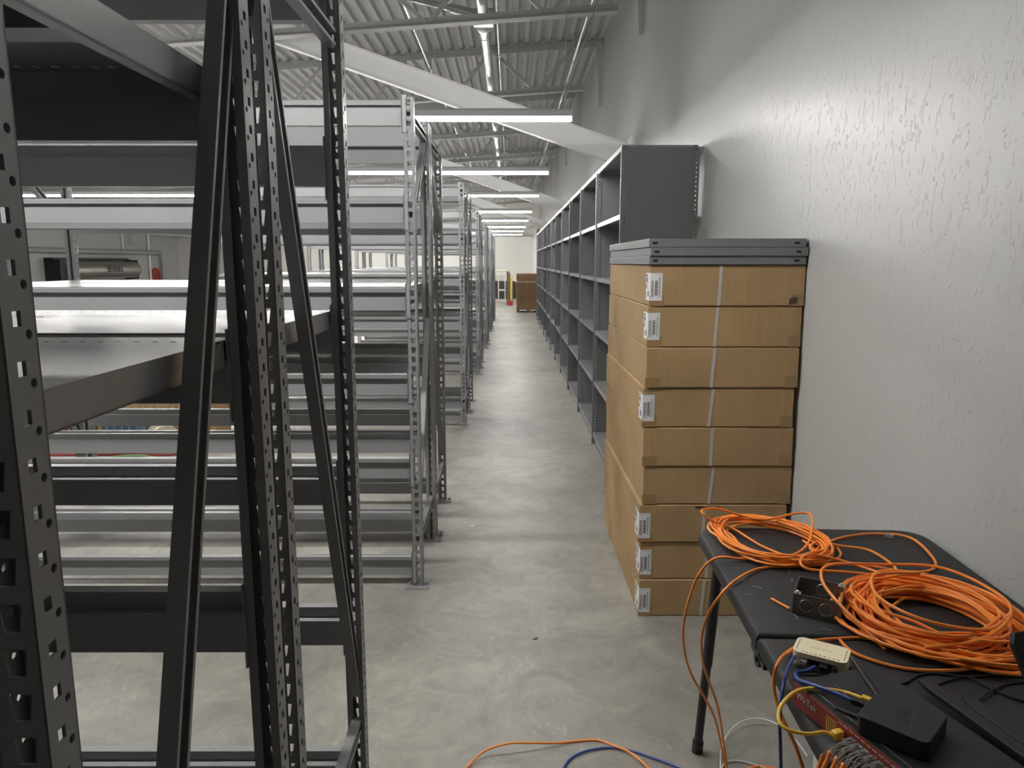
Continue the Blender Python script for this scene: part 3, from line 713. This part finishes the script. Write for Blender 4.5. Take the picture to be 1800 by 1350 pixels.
def cables():
    r = 0.0036
    big = MB().tube(coil_path(0.966,1.572,1.0,1.12,0.3,38,7,0.102,0.200,TZ+r,0.066,0.030,0.020), r, 7)
    big.tube(smooth_path([(0.80,1.46,TZ+.004),(0.755,1.56,TZ+.045),(0.745,1.66,TZ+.068),(0.80,1.75,TZ+.07),(0.95,1.80,TZ+.05),(1.08,1.76,TZ+.06),(1.13,1.64,TZ+.06),(1.09,1.50,TZ+.07),(0.98,1.42,TZ+.05),(0.86,1.42,TZ+.03)],8),r,7)
    big.tube(smooth_path([(1.02,1.72,TZ+.06),(1.10,1.74,TZ+.03),(1.17,1.70,TZ+.02),(1.18,1.60,TZ+.02),(1.12,1.54,TZ+.05),(1.00,1.44,TZ+.06),(0.88,1.46,TZ+.07),(0.83,1.56,TZ+.075),(0.88,1.68,TZ+.075),(1.00,1.70,TZ+.07)],8),r,7)
    big.tube(smooth_path([(0.72,1.50,TZ+.004),(0.73,1.44,TZ+.004),(0.80,1.385,TZ+.004),(0.90,1.375,TZ+.006),(1.02,1.40,TZ+.01),(1.12,1.44,TZ+.012)],8),r,7)
    tag(put('cable_coil', big.mesh('cable_coil', M_ORANGE, True)), 'large thick coil of orange network cable at the right of the black table', 'cable')
    far = MB().tube(coil_path(0.760,2.055,0.95,1.18,0.5,12,3,0.118,0.160,TZ+r,0.042,0.02,0.016), r, 7)
    tag(put('cable_coil', far.mesh('cable_coil', M_ORANGE, True)), 'smaller orange cable coil at the far left corner of the table', 'cable')
    cable('loose_cable', C['loose'], r, M_ORANGE, 'loose orange cable loops between the two coils on the table')
    o = put('plug', MB().box(-0.006,0.006,-0.011,0.011,0,0.009).box(-0.003,0.003,-0.004,0.012,0.009,0.0115).mesh('plug', M_CLEAR, bevel=0.001), None, (1.142,2.116,TZ+0.0005), (0,0,R(55))); tag(o, 'clear network plug lying at the end of an orange cable near the wall', 'plug')
    o = put('plug', MB().box(-0.006,0.006,-0.011,0.011,0,0.009).box(-0.003,0.003,-0.004,0.012,0.009,0.0115).mesh('plug', M_CLEAR, bevel=0.001), None, (1.139,1.786,TZ+0.0005), (0,0,R(40))); tag(o, 'clear network plug sticking out behind the large orange coil', 'plug')
    cable('hanging_cable', C['drop_far'], r, M_ORANGE, 'orange cable hanging over the table edge, the outer one beside the leg')
    cable('hanging_cable', C['drop_near'], r, M_ORANGE, 'orange cable hanging over the table edge, the inner one across the leg')
    cable('hanging_cable', C['drop_modem'], r, M_ORANGE, 'orange cable looping from behind the cream modem down past the table edge')
    cable('loose_cable', C['loop_tail'], r, M_ORANGE, 'short straight run of orange cable behind the cream modem')
    cable('blue_cable', C['blue_drop'], 0.0033, M_BLUE, 'blue network cable hanging from the cream modem over the table edge')
    cable('blue_cable', C['blue_modem'], 0.0036, M_BLUE, 'blue network cable joining the cream modem to the black router')
    cable('yellow_cable', C['yellow'] + [(0.5525,1.140,0.8242)], 0.0034, M_YELLOW, 'yellow patch cable looping from the router to the red network switch')
    cable('floor_cable', C['floor_orange'], 0.0036, M_ORANGE, 'orange cable arching across the concrete floor at the bottom of the view')
    cable('floor_cable', C['floor_blue'], 0.0036, M_BLUE, 'blue cable curving across the concrete floor at the bottom of the view')
    cable('floor_cable', C['floor_white'], 0.0026, M_WHITEC, 'white cable in a wide loop on the floor under the table')
    cable('floor_cable', C['floor_white2'], 0.0026, M_WHITEC, 'white cable lying flat on the floor beside the hanging orange ends')
    cable('power_cord', C['power'], 0.0022, M_BLACKC, 'thin black power cord running from the router across the table')
    cable('power_cord', C['power2'], 0.0022, M_BLACKC, 'thin black power cord curving under the upright antenna', k=6)
    cable('power_cord', C['power3'], 0.0022, M_BLACKC, 'short black power cord crossing behind the flat antennas', k=6)
    o = put('cable_offcut', MB().tube([(0.641,1.700,TZ+0.0036),(0.653,1.674,TZ+0.0036),(0.666,1.647,TZ+0.0036)],0.0036,10).mesh('cable_offcut', M_ORANGE, True)); tag(o, 'short cut piece of orange cable lying beside the metal box', 'cable')
    rr = random.Random(9)
    for (x,y),wl in zip(((0.747,1.869),(0.733,1.815),(0.606,1.815),(0.628,1.771),(0.601,1.732),(0.666,1.612),(0.712,1.55)), ('behind the metal box, further one','just behind the metal box, nearer one','near the table edge, furthest from the hinge','in the middle between table edge and metal box','close to the left table edge','in front of the metal box beside the cable offcut','beside the table fold in front of the metal box')):
        a = rr.uniform(0,3.1); d = Vector((math.cos(a),math.sin(a),0))*0.012
        o = put('wire_clipping', MB().tube(smooth_path([Vector((x,y,TZ+0.001))-d, Vector((x,y,TZ+0.0014))+Vector((d.y,-d.x,0))*0.25, Vector((x,y,TZ+0.001))+d],3),0.0006,5).mesh('wire_clipping', M_WHITEC))
        tag(o, 'tiny snipped white wire %s' % wl, 'wire', 'snipped wire strands on the table')
cables()

def metal_box():
    a = Vector((0.712,1.742,0)); b = Vector((0.812,1.688,0)); ang = math.atan2(b.y-a.y, b.x-a.x); w = 0.113; d = 0.115; h = 0.053; t = 0.0016
    o = empty('junction_box', (0.666,1.632,TZ+0.0005), (0,0,ang)); o.scale = (0.93,0.93,0.95); tag(o, 'open square galvanised electrical box on the table beside the large orange coil', 'electrical box')
    M = mat('box_zinc', (0.30,0.30,0.30), 0.33, 0.85, 0.5, 0.14, 30)
    put('box_body', MB().box(0,w,0,d,0,t).box(0,w,0,t,t,h).box(0,w,d-t,d,t,h).box(0,t,t,d-t,t,h).box(w-t,w,t,d-t,t,h).mesh('box_body', M), o)
    for (x,y,rx,rz) in ((0.032,-0.0004,90,0),(0.078,-0.0004,90,0)):
        put('knockout', MB().tube([(0.0155*math.cos(k*math.pi/12),0.0155*math.sin(k*math.pi/12),0) for k in range(24)],0.0007,5,closed=True).mesh('knockout', M_GALV, True), o, (x,y,0.026), (R(90),0,0))
    put('knockout', MB().tube([(0.0155*math.cos(k*math.pi/12),0.0155*math.sin(k*math.pi/12),0) for k in range(24)],0.0007,5,closed=True).mesh('knockout', M_GALV, True), o, (0.06,d-t-0.0004,0.028), (R(90),0,0))
    for (x,y) in ((0.009,0.009),(w-0.009,d-0.009)):
        tb = put('screw_tab', MB().box(x-0.008,x+0.008,y-0.008,y+0.008,h-0.0016,h).mesh('screw_tab', M_GALV), o)
        put('screw', MB().tube([(x,y,h),(x,y,h+0.004),(x,y,h+0.006)],[0.0045,0.0045,0.002],10).mesh('screw', M_GALV, True), tb)
metal_box()

def rrect(w, d, r, n=6):
    pts = []
    for (cx,cy,a0) in ((w/2-r,d/2-r,0),(-w/2+r,d/2-r,90),(-w/2+r,-d/2+r,180),(w/2-r,-d/2+r,270)):
        for k in range(n+1): a = R(a0+90*k/n); pts.append((cx+r*math.cos(a), cy+r*math.sin(a)))
    return pts
def modem():
    o = empty('modem', (0.6415,1.409,TZ+0.0005), (0,0,R(-31.5))); o.scale = (0.93,0.93,0.95); tag(o, 'small cream modem with slotted top on the left edge of the table', 'modem')
    w, d, h = 0.112, 0.074, 0.033
    M = M_CREAM
    put('base_tray', MB().slab(rrect(w,d,0.016),0,0.005).mesh('base_tray', M_CREAMG, True), o)
    mb = MB().slab(rrect(w,d,0.016),h-0.010,h).box(-w/2+0.0,-w/2+0.012,-d/2+0.016,d/2-0.016,0.005,h-0.01).box(w/2-0.012,w/2,-d/2+0.016,d/2-0.016,0.005,h-0.01).box(-w/2+0.016,w/2-0.016,d/2-0.01,d/2,0.005,h-0.01)
    for s in (-1,1): mb.slab([(s*(w/2-0.016)+0.0158*math.cos(a), -d/2+0.016+0.0158*math.sin(a)) for a in [k*math.pi/8 for k in range(16)]],0.005,h-0.01).slab([(s*(w/2-0.016)+0.0158*math.cos(a), d/2-0.016+0.0158*math.sin(a)) for a in [k*math.pi/8 for k in range(16)]],0.005,h-0.01)
    put('top_shell', mb.mesh('top_shell', M, True), o)
    put('port_recess', MB().box(-w/2+0.02,w/2-0.03,-d/2+0.012,-d/2+0.02,0.005,h-0.01).mesh('port_recess', M_HOLE), o)
    v = MB()
    for k in range(9): x = -w/2+0.018+k*0.0092; v.box(x,x+0.0055,-d/2+0.006,-d/2+0.008,h,h+0.0003)
    for k in range(5): y = -d/2+0.014+k*0.010; v.box(-w/2+0.006,-w/2+0.008,y,y+0.005,h,h+0.0003).box(w/2-0.008,w/2-0.006,y,y+0.005,h,h+0.0003)
    put('vent_slots', v.mesh('vent_slots', M_HOLE), o)
    e = MB()
    for k in range(8): e.box(-0.022+k*0.0058,-0.0185+k*0.0058,-0.002,0.002+0.001*(k%3),h,h+0.0003)
    put('embossed_mark', e.mesh('embossed_mark', mat('cream_shadow',(0.66,0.58,0.36),0.45)), o)
    o2 = put('plug', MB().box(-0.006,0.006,-0.022,0.002,-0.004,0.004).mesh('plug', M_CLEAR, bevel=0.001), o, (-w/2+0.027,-d/2+0.010,0.016))
    put('plug', MB().box(-0.009,0.009,-0.024,0.002,-0.006,0.006).mesh('plug', M_BLACKC, bevel=0.002), o, (w/2-0.044,-d/2+0.008,0.015), label='black plug')
    put('power_plug', MB().cyl((0,0.006,0),(0,-0.016,0),0.007,12).cyl((0,-0.016,0),(0,-0.034,0),0.0042,10).mesh('power_plug', M_BLACKC, True), o, (w/2-0.024,-d/2+0.004,0.014))
modem()

def network_switch():
    f0 = Vector((0.530,1.272,0)); f1 = Vector((0.605,1.031,0)); d = (f1-f0).normalized(); ang = math.atan2(d.y, d.x)   # local x runs along the red front
    L, D, h = 0.44, 0.20, 0.044
    o = empty('network_switch', (f0.x, f0.y, TZ+0.0005), (0,0,ang)); o.scale = (0.937,0.937,1.0); tag(o, 'rack network switch with a red front panel full of clear plugs', 'network switch')
    put('case', MB().box(0,L,0.002,D,0,h).mesh('case', M_ROUTER, bevel=0.0012), o)
    put('top_seam', MB().box(0.02,L-0.02,0.018,0.019,h,h+0.0006).mesh('top_seam', M_GALV), o)
    fp = put('front_panel', MB().box(0.003,L-0.003,-0.0015,0.0018,0.0015,h-0.0015).mesh('front_panel', M_RED), o)
    put('logo_lettering', text_mesh('logo_lettering','Wi-Tek',0.018,mat('logo_grey',(0.55,0.50,0.46),0.5)), fp, (0.043,-0.0018,0.026), (R(90),0,0))
    dots = MB()
    for i in range(5):
        for j in range(5): x = 0.098+i*0.0055; z = 0.008+j*0.0058; dots.box(x,x+0.003,-0.0021,-0.0015,z,z+0.0034)
    put('led_dots', dots.mesh('led_dots', M_GOLD), fp)
    dash = MB()
    for k in range(22): x = 0.128+k*0.0138; dash.box(x,x+0.010,-0.0020,-0.0015,h-0.0055,h-0.0045)
    put('port_marks', dash.mesh('port_marks', M_PAPER), fp)
    put('yellow_boot', MB().box(0.132,0.147,-0.022,-0.0016,0.016,0.031).mesh('yellow_boot', M_YELLOW, bevel=0.003), fp)
    inv = Matrix.Translation((f0.x,f0.y,TZ+0.0005)) @ Matrix.Rotation(ang,4,'Z') @ Matrix.Diagonal((0.937,0.937,1,1))
    rr = random.Random(5); k = 0
    for col in range(10):
        for row in range(2):
            if col == 0 and row == 1: continue
            x = 0.150+col*0.0165; z = 0.0095+row*0.0165
            p = put('plug', MB().box(-0.0058,0.0058,-0.021,-0.0016,-0.004,0.004).box(-0.003,0.003,-0.018,-0.006,0.004,0.006).mesh('plug', M_CLEAR), fp, (x,0,z))
            if col < 7:
                w = MB()
                for q in range(3):
                    sx = (q-1)*0.0030
                    w.tube(smooth_path([(sx,-0.020,0),(sx*1.5+rr.uniform(-.002,.002),-0.032,0.001+rr.uniform(-.002,.003)),(sx*0.8,-0.046,-0.010+rr.uniform(-.002,.002)),(sx*0.4,-0.054,-0.020)],3),0.0010,4)
                put('bare_wires', w.mesh('bare_wires', M_WIRE), p)
            else: continue
            e = inv @ Vector((x,-0.053,z-0.018))
            m, nm = (M_BLUE,'blue') if (col,row) in ((1,0),(5,1)) else (M_ORANGE,'orange')
            tail = [e + Vector((0.004,0.004,0.006)), e, e + Vector((-0.012-0.002*col,-0.008,-0.035)), e + Vector((-0.018+rr.uniform(-.01,.01),-0.014,-0.10)), e + Vector((-0.012+rr.uniform(-.02,.02),-0.012,-0.22)), e+Vector((0.02,0.02,-0.36))]
            k += 1
            c = put('patch_cable', MB().tube(smooth_path(tail,5),0.0035,8).mesh('patch_cable', m, True))
            rowt = 'lower' if row == 0 else 'upper'
            ordn = ['first','second','third','fourth','fifth','sixth','seventh'][col]
            tag(c, '%s cable plugged into the red network switch, %s port of the %s column' % (nm, rowt, ordn), 'cable', 'cables hanging from the red switch')
network_switch()

def router():
    o = empty('wireless_router', (0.652,1.119,TZ+0.0455), (0,0,R(45))); o.scale = (0.93,0.93,0.95); tag(o, 'small square black router with one antenna on top of the red network switch', 'router')
    w = 0.118; h = 0.034
    put('case', MB().slab(rrect(w,w,0.012),0,h).mesh('case', M_ROUTER, bevel=0.002), o)
    e = MB()
    for k in range(5): e.tube([(-0.018+k*0.008,-0.012+0.004*(k%2),h+0.0002),(-0.014+k*0.008,0.010,h+0.0002)],0.0006,4)
    e.tube([(-0.024,-0.018,h+0.0002),(0.026,-0.018,h+0.0002)],0.0006,4)
    put('embossed_mark', e.mesh('embossed_mark', mat('router_emboss',(0.03,0.03,0.03),0.4)), o, (0,0,0), (0,0,R(10)))
    put('side_label', MB().box(w/2,w/2+0.0004,-0.022,0.012,0.008,0.012).mesh('side_label', mat('dim_green',(0.03,0.045,0.03),0.5)), o, (0,0,0), (0,0,R(-90)))
    a = put('antenna', MB().tube([(0.028,0.046,h-0.006),(0.020,0.060,h+0.010),(-0.005,0.098,h+0.020),(0.085,0.175,h+0.018)][:1]+[(0.040,0.058,h-0.004),(0.056,0.080,h+0.0055),(0.076,0.103,h+0.013),(0.096,0.126,h+0.020)],[0.006,0.006,0.006,0.0052,0.0042],10).mesh('antenna', M_ROUTER, True), o)
    put('yellow_plug', MB().box(-0.006,0.006,-0.013,0.013,-0.005,0.005).mesh('yellow_plug', M_YELLOW, bevel=0.001), o, (0.0365,w/2+0.010,0.014))
    put('black_plug', MB().box(-0.0065,0.0065,-0.017,0.017,-0.005,0.005).mesh('black_plug', M_BLACKC, bevel=0.001), o, (0.0152,w/2+0.016,0.014))
    put('power_plug', MB().tube([(-0.030,w/2-0.002,0.012),(-0.030,w/2+0.024,0.012),(-0.030,w/2+0.046,0.012)],[0.0055,0.005,0.003],10).mesh('power_plug', M_BLACKC, True), o)
router()

def second_router():
    o = empty('wireless_router', (0.937,0.965,TZ+0.0005), (0,0,R(8))); tag(o, 'black router at the lower right edge with three wide paddle antennas', 'router')
    put('case', MB().slab(rrect(0.16,0.20,0.02),0.004,0.03).mesh('case', M_ROUTER, bevel=0.003), o)
    inv = (Matrix.Translation((0.937,0.965,TZ+0.0005)) @ Matrix.Rotation(R(8),4,'Z')).inverted()
    def paddle(a, b, wv, wid, th):
        a = Vector(a); b = Vector(b); wv = Vector(wv).normalized(); t = (b-a).normalized(); nn = t.cross(wv).normalized(); wv = nn.cross(t).normalized()
        pr = []; mb = MB(); vs = []; n = 0
        secs = [(0.0,0.55),(0.12,0.8),(0.25,1.0),(0.92,1.0),(1.0,0.75)]
        for s, q in secs:
            p = a + (b-a)*s
            for (u,v) in ((-1,-1),(1,-1),(1,1),(-1,1)): vs.append(inv @ (p + wv*(u*wid/2*q + (wid*0.12 if s == 1.0 else 0)) + nn*(v*th/2)))
        fs = []
        for k in range(len(secs)-1):
            for e in range(4): fs.append((k*4+e,k*4+(e+1)%4,k*4+4+(e+1)%4,k*4+4+e))
        fs += [(3,2,1,0), tuple(len(secs)*4-4+e for e in range(4))]
        mb.add(vs, fs); return mb.mesh('antenna', M_ROUTER, bevel=0.002)
    put('antenna', paddle((0.867,0.998,TZ+0.022),(0.796,1.316,TZ+0.020),(1,0.2,0.0),0.028,0.010), o)
    put('antenna', paddle((0.892,1.031,TZ+0.022),(0.848,1.251,TZ+0.017),(1,0.2,0.0),0.032,0.010), o)
    put('antenna', paddle((0.895,1.059,TZ+0.03),(0.862,1.167,TZ+0.199),(1,0.12,0.0),0.040,0.012), o, label='upright antenna')
second_router()

o = empty('white_carton', (0.905,1.99,0), (0,0,R(-20)))
tag(o, 'plain white carton on the floor under the table', 'box')
put('carton_body', MB().box(0,0.26,-0.20,0,0,0.228).mesh('carton_body', M_WBOX, bevel=0.002), o)
put('lid_flap', MB().box(0,0.26,-0.20,0,0.2285,0.2305).box(0.0,0.26,-0.202,-0.2005,0.18,0.2305).mesh('lid_flap', M_WBOX), o)

# ------------------------------------------------------------------ end of the aisle and the far left
def gaylord():
    o = empty('bulk_carton', (0.205,24.0,0)); tag(o, 'large brown pallet carton standing on a wooden pallet at the end of the aisle', 'box')
    w, d = 0.80, 1.0
    p = put('pallet', MB().box(0,0.10,0,d,0,0.09).box(w/2-0.05,w/2+0.05,0,d,0,0.09).box(w-0.10,w,0,d,0,0.09).mesh('pallet', M_WOOD), o)
    for k in range(7): put('deck_board', MB().box(0,w,k*0.145,k*0.145+0.11,0.09,0.112).mesh('deck_board', M_WOOD), p)
    put('carton_body', MB().box(0.0,w,0.0,d,0.112,0.95).mesh('carton_body', M_CARDD, bevel=0.01), o)
    put('carton_top', MB().box(0.0,w,0.01,d,1.01,1.24).mesh('carton_top', M_CARDD, bevel=0.01), o)
    put('lid_band', MB().box(-0.06,w+0.04,-0.04,d+0.04,0.95,1.01).mesh('lid_band', mat('pale_board',(0.40,0.34,0.27),0.7)), o)
    put('loose_strip', MB().obox((0.06,-0.012,0.52),(w,-0.012,0.70),0.004,0.03,(0,1,0)).mesh('loose_strip', mat('strip_tan',(0.45,0.33,0.2),0.6)), o)
    put('tape', MB().box(w*0.37,w*0.37+0.03,-0.004,0.0,0.3,0.95).mesh('tape', M_TAPE), o)
gaylord()
def gate():
    o = empty('mesh_gate', (-1.3,28.6,0)); tag(o, 'white framed wire mesh gate at the end of the aisle', 'gate')
    fr = MB(); w, h = 1.16, 1.24
    for x in (0.0,w-0.33,w-0.08): fr.box(x,x+0.035,0,0.035,0.16,h-0.1)
    fr.box(0,w,0,0.035,h-0.14,h-0.10).box(0,w,0,0.035,0.14,0.18)
    put('gate_frame', fr.mesh('gate_frame', M_CREAMP), o)
    put('top_rail', MB().cyl((-0.3,0.10,h+0.05),(w+0.02,0.10,h+0.05),0.035,10).mesh('top_rail', M_CREAMP, True), o)
    put('post', MB().box(w+0.0,w+0.09,0.05,0.14,0,h+0.02).box(w-0.05,w+0.14,0.0,0.19,0,0.02).mesh('post', M_BROWN), o)
    m = MB()
    for k in range(34):
        a = -0.9+k*0.06
        for s in (1,-1):
            x0_, z0_ = (a, 0.18); x1_, z1_ = (a+0.92, 1.10)
            if s < 0: x0_, x1_ = x1_, x0_
            pts = []
            for q in range(21):
                t = q/20; x = x0_+(x1_-x0_)*t; z = z0_+(z1_-z0_)*t
                if 0.03 < x < w-0.09: pts.append((x,0.018+0.003*s,z))
            if len(pts) > 1: m.tube([pts[0],pts[-1]],0.0035,3)
    mm = put('mesh_infill', m.mesh('mesh_infill', M_BLACKM), o); mm['kind'] = 'stuff'
    put('latch', MB().box(w-0.30,w-0.08,-0.02,0.0,0.52,0.58).mesh('latch', M_CREAMP), o)
gate()
def bollard():
    o = empty('safety_post', (0.03,27.9,0)); tag(o, 'yellow safety post with red foot beside the pallet carton', 'post')
    put('yellow_tube', MB().box(-0.03,0.05,-0.03,0.05,0.22,1.10).mesh('yellow_tube', M_YELP, bevel=0.01), o)
    put('brown_tube', MB().box(-0.10,-0.032,-0.03,0.05,0.02,1.22).mesh('brown_tube', M_BROWN, bevel=0.008), o)
    put('red_foot', MB().box(-0.14,0.07,-0.08,0.08,0,0.18).mesh('red_foot', M_REDP, bevel=0.02), o)
bollard()
o = put('wall_conduit', MB().cyl((-6.5,YF-0.06,2.68),(0.98,YF-0.06,2.68),0.05,10).box(-2.35,-2.2,YF-0.1,YF-0.01,2.55,2.68).box(-1.1,-0.95,YF-0.1,YF-0.01,2.55,2.68).mesh('wall_conduit', M_STEELW)); tag(o, 'white conduit running across the top of the end wall', 'conduit')
o = put('diagonal_brace', MB().cyl((0.45,30.0,2.74),(1.24,31.0,3.25),0.03,8).mesh('diagonal_brace', M_STEELW)); tag(o, 'thin white diagonal brace near the end of the right wall', 'brace')

def left_wall_things():
    # horizontal steel air curtain on black brackets
    y0, y1, z, x, r = 23.9, 28.7, 1.33, XL, 0.30
    o = empty('air_curtain', (XL,0,0)); tag(o, 'long brushed steel air curtain mounted on the far left wall', 'air curtain')
    ring = lambda y, rr: (0.36, y, z)
    put('cylinder', MB().tube([(0.36,y0,z),(0.36,y0+0.06,z),(0.36,y1-0.5,z),(0.36,y1-0.22,z),(0.36,y1-0.06,z),(0.36,y1,z)],[r,r,r,r*0.95,r*0.75,r*0.4],28).mesh('cylinder', M_STAIN, True), o)
    put('bracket', MB().box(0,0.5,y0-0.3,y0-0.02,z-0.36,z+0.36).mesh('bracket', M_BLACKM), o); put('bracket', MB().box(0,0.30,y1-0.25,y1+0.25,z-0.36,z+0.36).mesh('bracket', M_BLACKM), o)
    put('top_bar', MB().box(0,0.3,y0-0.3,y1-0.4,z+0.34,z+0.42).mesh('top_bar', M_BLACKM), o)
    put('lettering', text_mesh('lettering','BERNER',0.30,M_INK,0.003), o, (0.36+r+0.004,26.6,z+0.03), (R(90),0,R(90)))
    o = empty('wall_pipe', (XL,0,0)); tag(o, 'grey pipe running along the far left wall and turning down', 'pipe')
    put('pipe_run', MB().tube(smooth_path([(0.15,18.0,1.98),(0.15,22,1.98),(0.15,27,1.98),(0.15,30.8,1.98),(0.15,31.25,1.92),(0.15,31.35,1.5),(0.15,31.35,0.9),(0.15,31.35,0.05)],6),0.085,12).mesh('pipe_run', M_JOIST, True), o)
    put('pipe_clamp', MB().box(0,0.26,25.0,25.1,1.9,2.12).mesh('pipe_clamp', M_GALV), o)
    o = empty('wall_conduit', (XL,0,0)); tag(o, 'thin vertical conduits dropping down the far left wall', 'conduit')
    put('riser', MB().cyl((0.05,28.4,3.4),(0.05,28.4,2.1),0.03,8).mesh('riser', M_STEELW), o); put('riser', MB().cyl((0.06,30.4,2.75),(0.06,30.4,0.1),0.045,8).mesh('riser', M_STEELW), o)
    put('lamp_feed', MB().cyl((0.06,30.4,2.75),(0.9,33.0,2.72),0.04,8).mesh('lamp_feed', M_STEELW), o)
    o = put('wall_box', MB().box(XL,XL+0.16,28.9,29.6,2.30,3.0).box(XL,XL+0.3,28.7,30.1,2.75,2.95).mesh('wall_box', M_WALL)); tag(o, 'grey box bracket high on the far left wall above the pipe', 'bracket')
    o = put('fire_hose_reel', MB().tube([(XL+0.02,30.9,1.0),(XL+0.05,30.9,1.0),(XL+0.052,30.9,1.0)],[0.38,0.38,0.25],24).tube([(XL+0.05,30.9,1.0),(XL+0.06,30.9,1.0)],0.1,12).mesh('fire_hose_reel', M_REDP, True)); tag(o, 'round red reel on the far left wall below the grey pipe', 'reel')
left_wall_things()

def fence():
    o = empty('chain_link_fence', (-5.4,5.95,0)); tag(o, 'low chain-link fence panel behind the second rack row at the left', 'fence')
    w, h = 2.72, 1.15; m = MB(); p = 0.062
    n = int(w/p)
    for k in range(n):
        pts = []
        for q in range(int(h/p)*1+1):
            pts.append((k*p + (0.5*p if (q+k) % 2 else 0.0)*1.0, 0.004*(1 if q % 2 else -1), 0.05+q*p))
        m.tube([(x+0.01,y,z) for x,y,z in pts],0.0018,3)
        m.tube([(x+0.01+p*0.52 - (2*(x-k*p) if False else 0),-y,z) for x,y,z in [(k*p - (0.5*p if (q+k) % 2 else 0.0), 0.004*(1 if q % 2 else -1), 0.05+q*p) for q in range(int(h/p)+1)]],0.0018,3)
    q = put('wire_mesh', m.mesh('wire_mesh', M_GALV), o); q['kind'] = 'stuff'
    for x in (0.0, 0.9, w-0.02): put('post', MB().cyl((x,0.0,0),(x,0.0,h+0.08),0.022,10).mesh('post', M_GALV, True), o)
    put('top_rail', MB().cyl((0,0,h+0.06),(w,0,h+0.06),0.018,8).mesh('top_rail', M_GALV, True), o)
    put('bottom_rail', MB().cyl((0,0,0.04),(w,0,0.04),0.012,8).mesh('bottom_rail', M_REDP, True), o)
    def carton(x,y,wd,dp,ht,rz,m,lab,z=0.0):
        c = empty('carton', (x,y,z), (0,0,R(rz))); tag(c, lab, 'box')
        put('carton_body', MB().box(-wd/2,wd/2,-dp/2,dp/2,0,ht).mesh('carton_body', m, bevel=0.004), c)
        put('tape', MB().box(-0.025,0.025,-dp/2-0.0015,-dp/2,ht*0.6,ht-0.004).box(-0.025,0.025,-dp/2,dp/2,ht,ht+0.001).mesh('tape', M_TAPE), c)
    carton(-2.95,6.62,0.62,0.45,0.50,4,M_CARD,'brown carton behind the right end of the chain-link fence')
    carton(-4.52,6.30,0.52,0.40,0.16,-12,M_CARD,'flat brown carton on the floor behind the left of the fence')
    carton(-3.62,6.75,0.36,0.36,0.46,20,M_CARD,'small brown carton behind the middle of the chain-link fence')
    carton(-4.05,6.95,0.30,0.24,0.30,-25,M_CARDD,'dark brown carton behind the fence beside the red bag')
    o = empty('tool_bag', (-3.95,6.32,0.0)); tag(o, 'dark red bag with yellow tag behind the fence', 'bag')
    put('bag_body', MB().slab(rrect(0.42,0.26,0.08),0.0,0.44).mesh('bag_body', mat('dark_red_fabric',(0.12,0.012,0.02),0.7), bevel=0.03), o); put('tag_patch', MB().box(0.02,0.10,-0.134,-0.130,0.36,0.42).mesh('tag_patch', M_YELP), o)
    o = empty('storage_tote', (-4.55,6.75,0)); tag(o, 'black lidded tote behind the left end of the fence', 'tote')
    put('tote_body', MB().box(-0.3,0.3,-0.2,0.2,0,0.36).mesh('tote_body', M_BLACKM, bevel=0.02), o); put('lid', MB().box(-0.32,0.32,-0.22,0.22,0.362,0.40).mesh('lid', M_TEAL, bevel=0.01), o)
    o = empty('cable_spool', (-2.98,6.19,0.125), (R(90),0,R(35))); tag(o, 'cream cable spool lying beside the end of the fence', 'spool')
    put('flange', MB().cyl((0,0,-0.10),(0,0,-0.085),0.125,20).mesh('flange', M_CREAMP), o); put('flange', MB().cyl((0,0,0.085),(0,0,0.10),0.125,20).mesh('flange', M_CREAMP), o); put('winding', MB().cyl((0,0,-0.085),(0,0,0.085),0.09,20).mesh('winding', M_CREAMP, True), o)
    o = empty('blue_bin', (-3.3,6.2,0)); tag(o, 'slate blue bin behind the fence next to the post', 'bin')
    put('bin_body', MB().extrude([(-0.13,0),(0.13,0),(0.16,0.27),(-0.16,0.27)],(0,-0.1,0),(0,0.1,0),(1,0,0),(0,0,1)).mesh('bin_body', M_TEAL, bevel=0.006), o); put('rim', MB().box(-0.17,0.17,-0.115,0.115,0.272,0.288).mesh('rim', M_TEAL), o)
    o = put('square_post', MB().box(-3.47,-3.38,5.72,5.81,0,1.2).box(-3.53,-3.32,5.66,5.87,0,0.012).mesh('square_post', M_BROWN)); tag(o, 'brown square steel post in front of the chain-link fence', 'post')
    for k, (a, b) in enumerate((((-2.85,5.75,0.03),(-3.35,5.45,0.03)),((-2.72,5.85,0.03),(-3.3,5.52,0.03)))):
        o = put('steel_rail', MB().obox(a,b,0.045,0.05).mesh('steel_rail', M_GALV)); tag(o, ['bare steel rail on the floor in front of the fence, nearer one','bare steel rail on the floor in front of the fence, further one'][k], 'rail', 'steel rails on the floor')
    o = put('green_hose', MB().tube(smooth_path([(-3.2,5.70,0.085),(-2.95,5.78,0.075),(-2.7,5.72,0.02),(-2.55,5.78,0.012),(-2.5,5.9,0.012)],6),0.011,8).mesh('green_hose', M_GREEN, True)); tag(o, 'green hose draped over the steel rails by the fence', 'hose')
fence()
for k, (x, y) in enumerate(((0.095,2.98),(-0.25,4.37))):
    o = put('floor_scrap', MB().slab([(0,0),(0.022,0.004),(0.026,0.018),(0.008,0.014)],0.0002,0.002).mesh('floor_scrap', M_INK if k == 0 else M_PAPER), None, (x,y,0)); tag(o, ['tiny dark scrap on the concrete in the aisle','tiny white scrap on the concrete by the second rack row'][k], 'scrap')
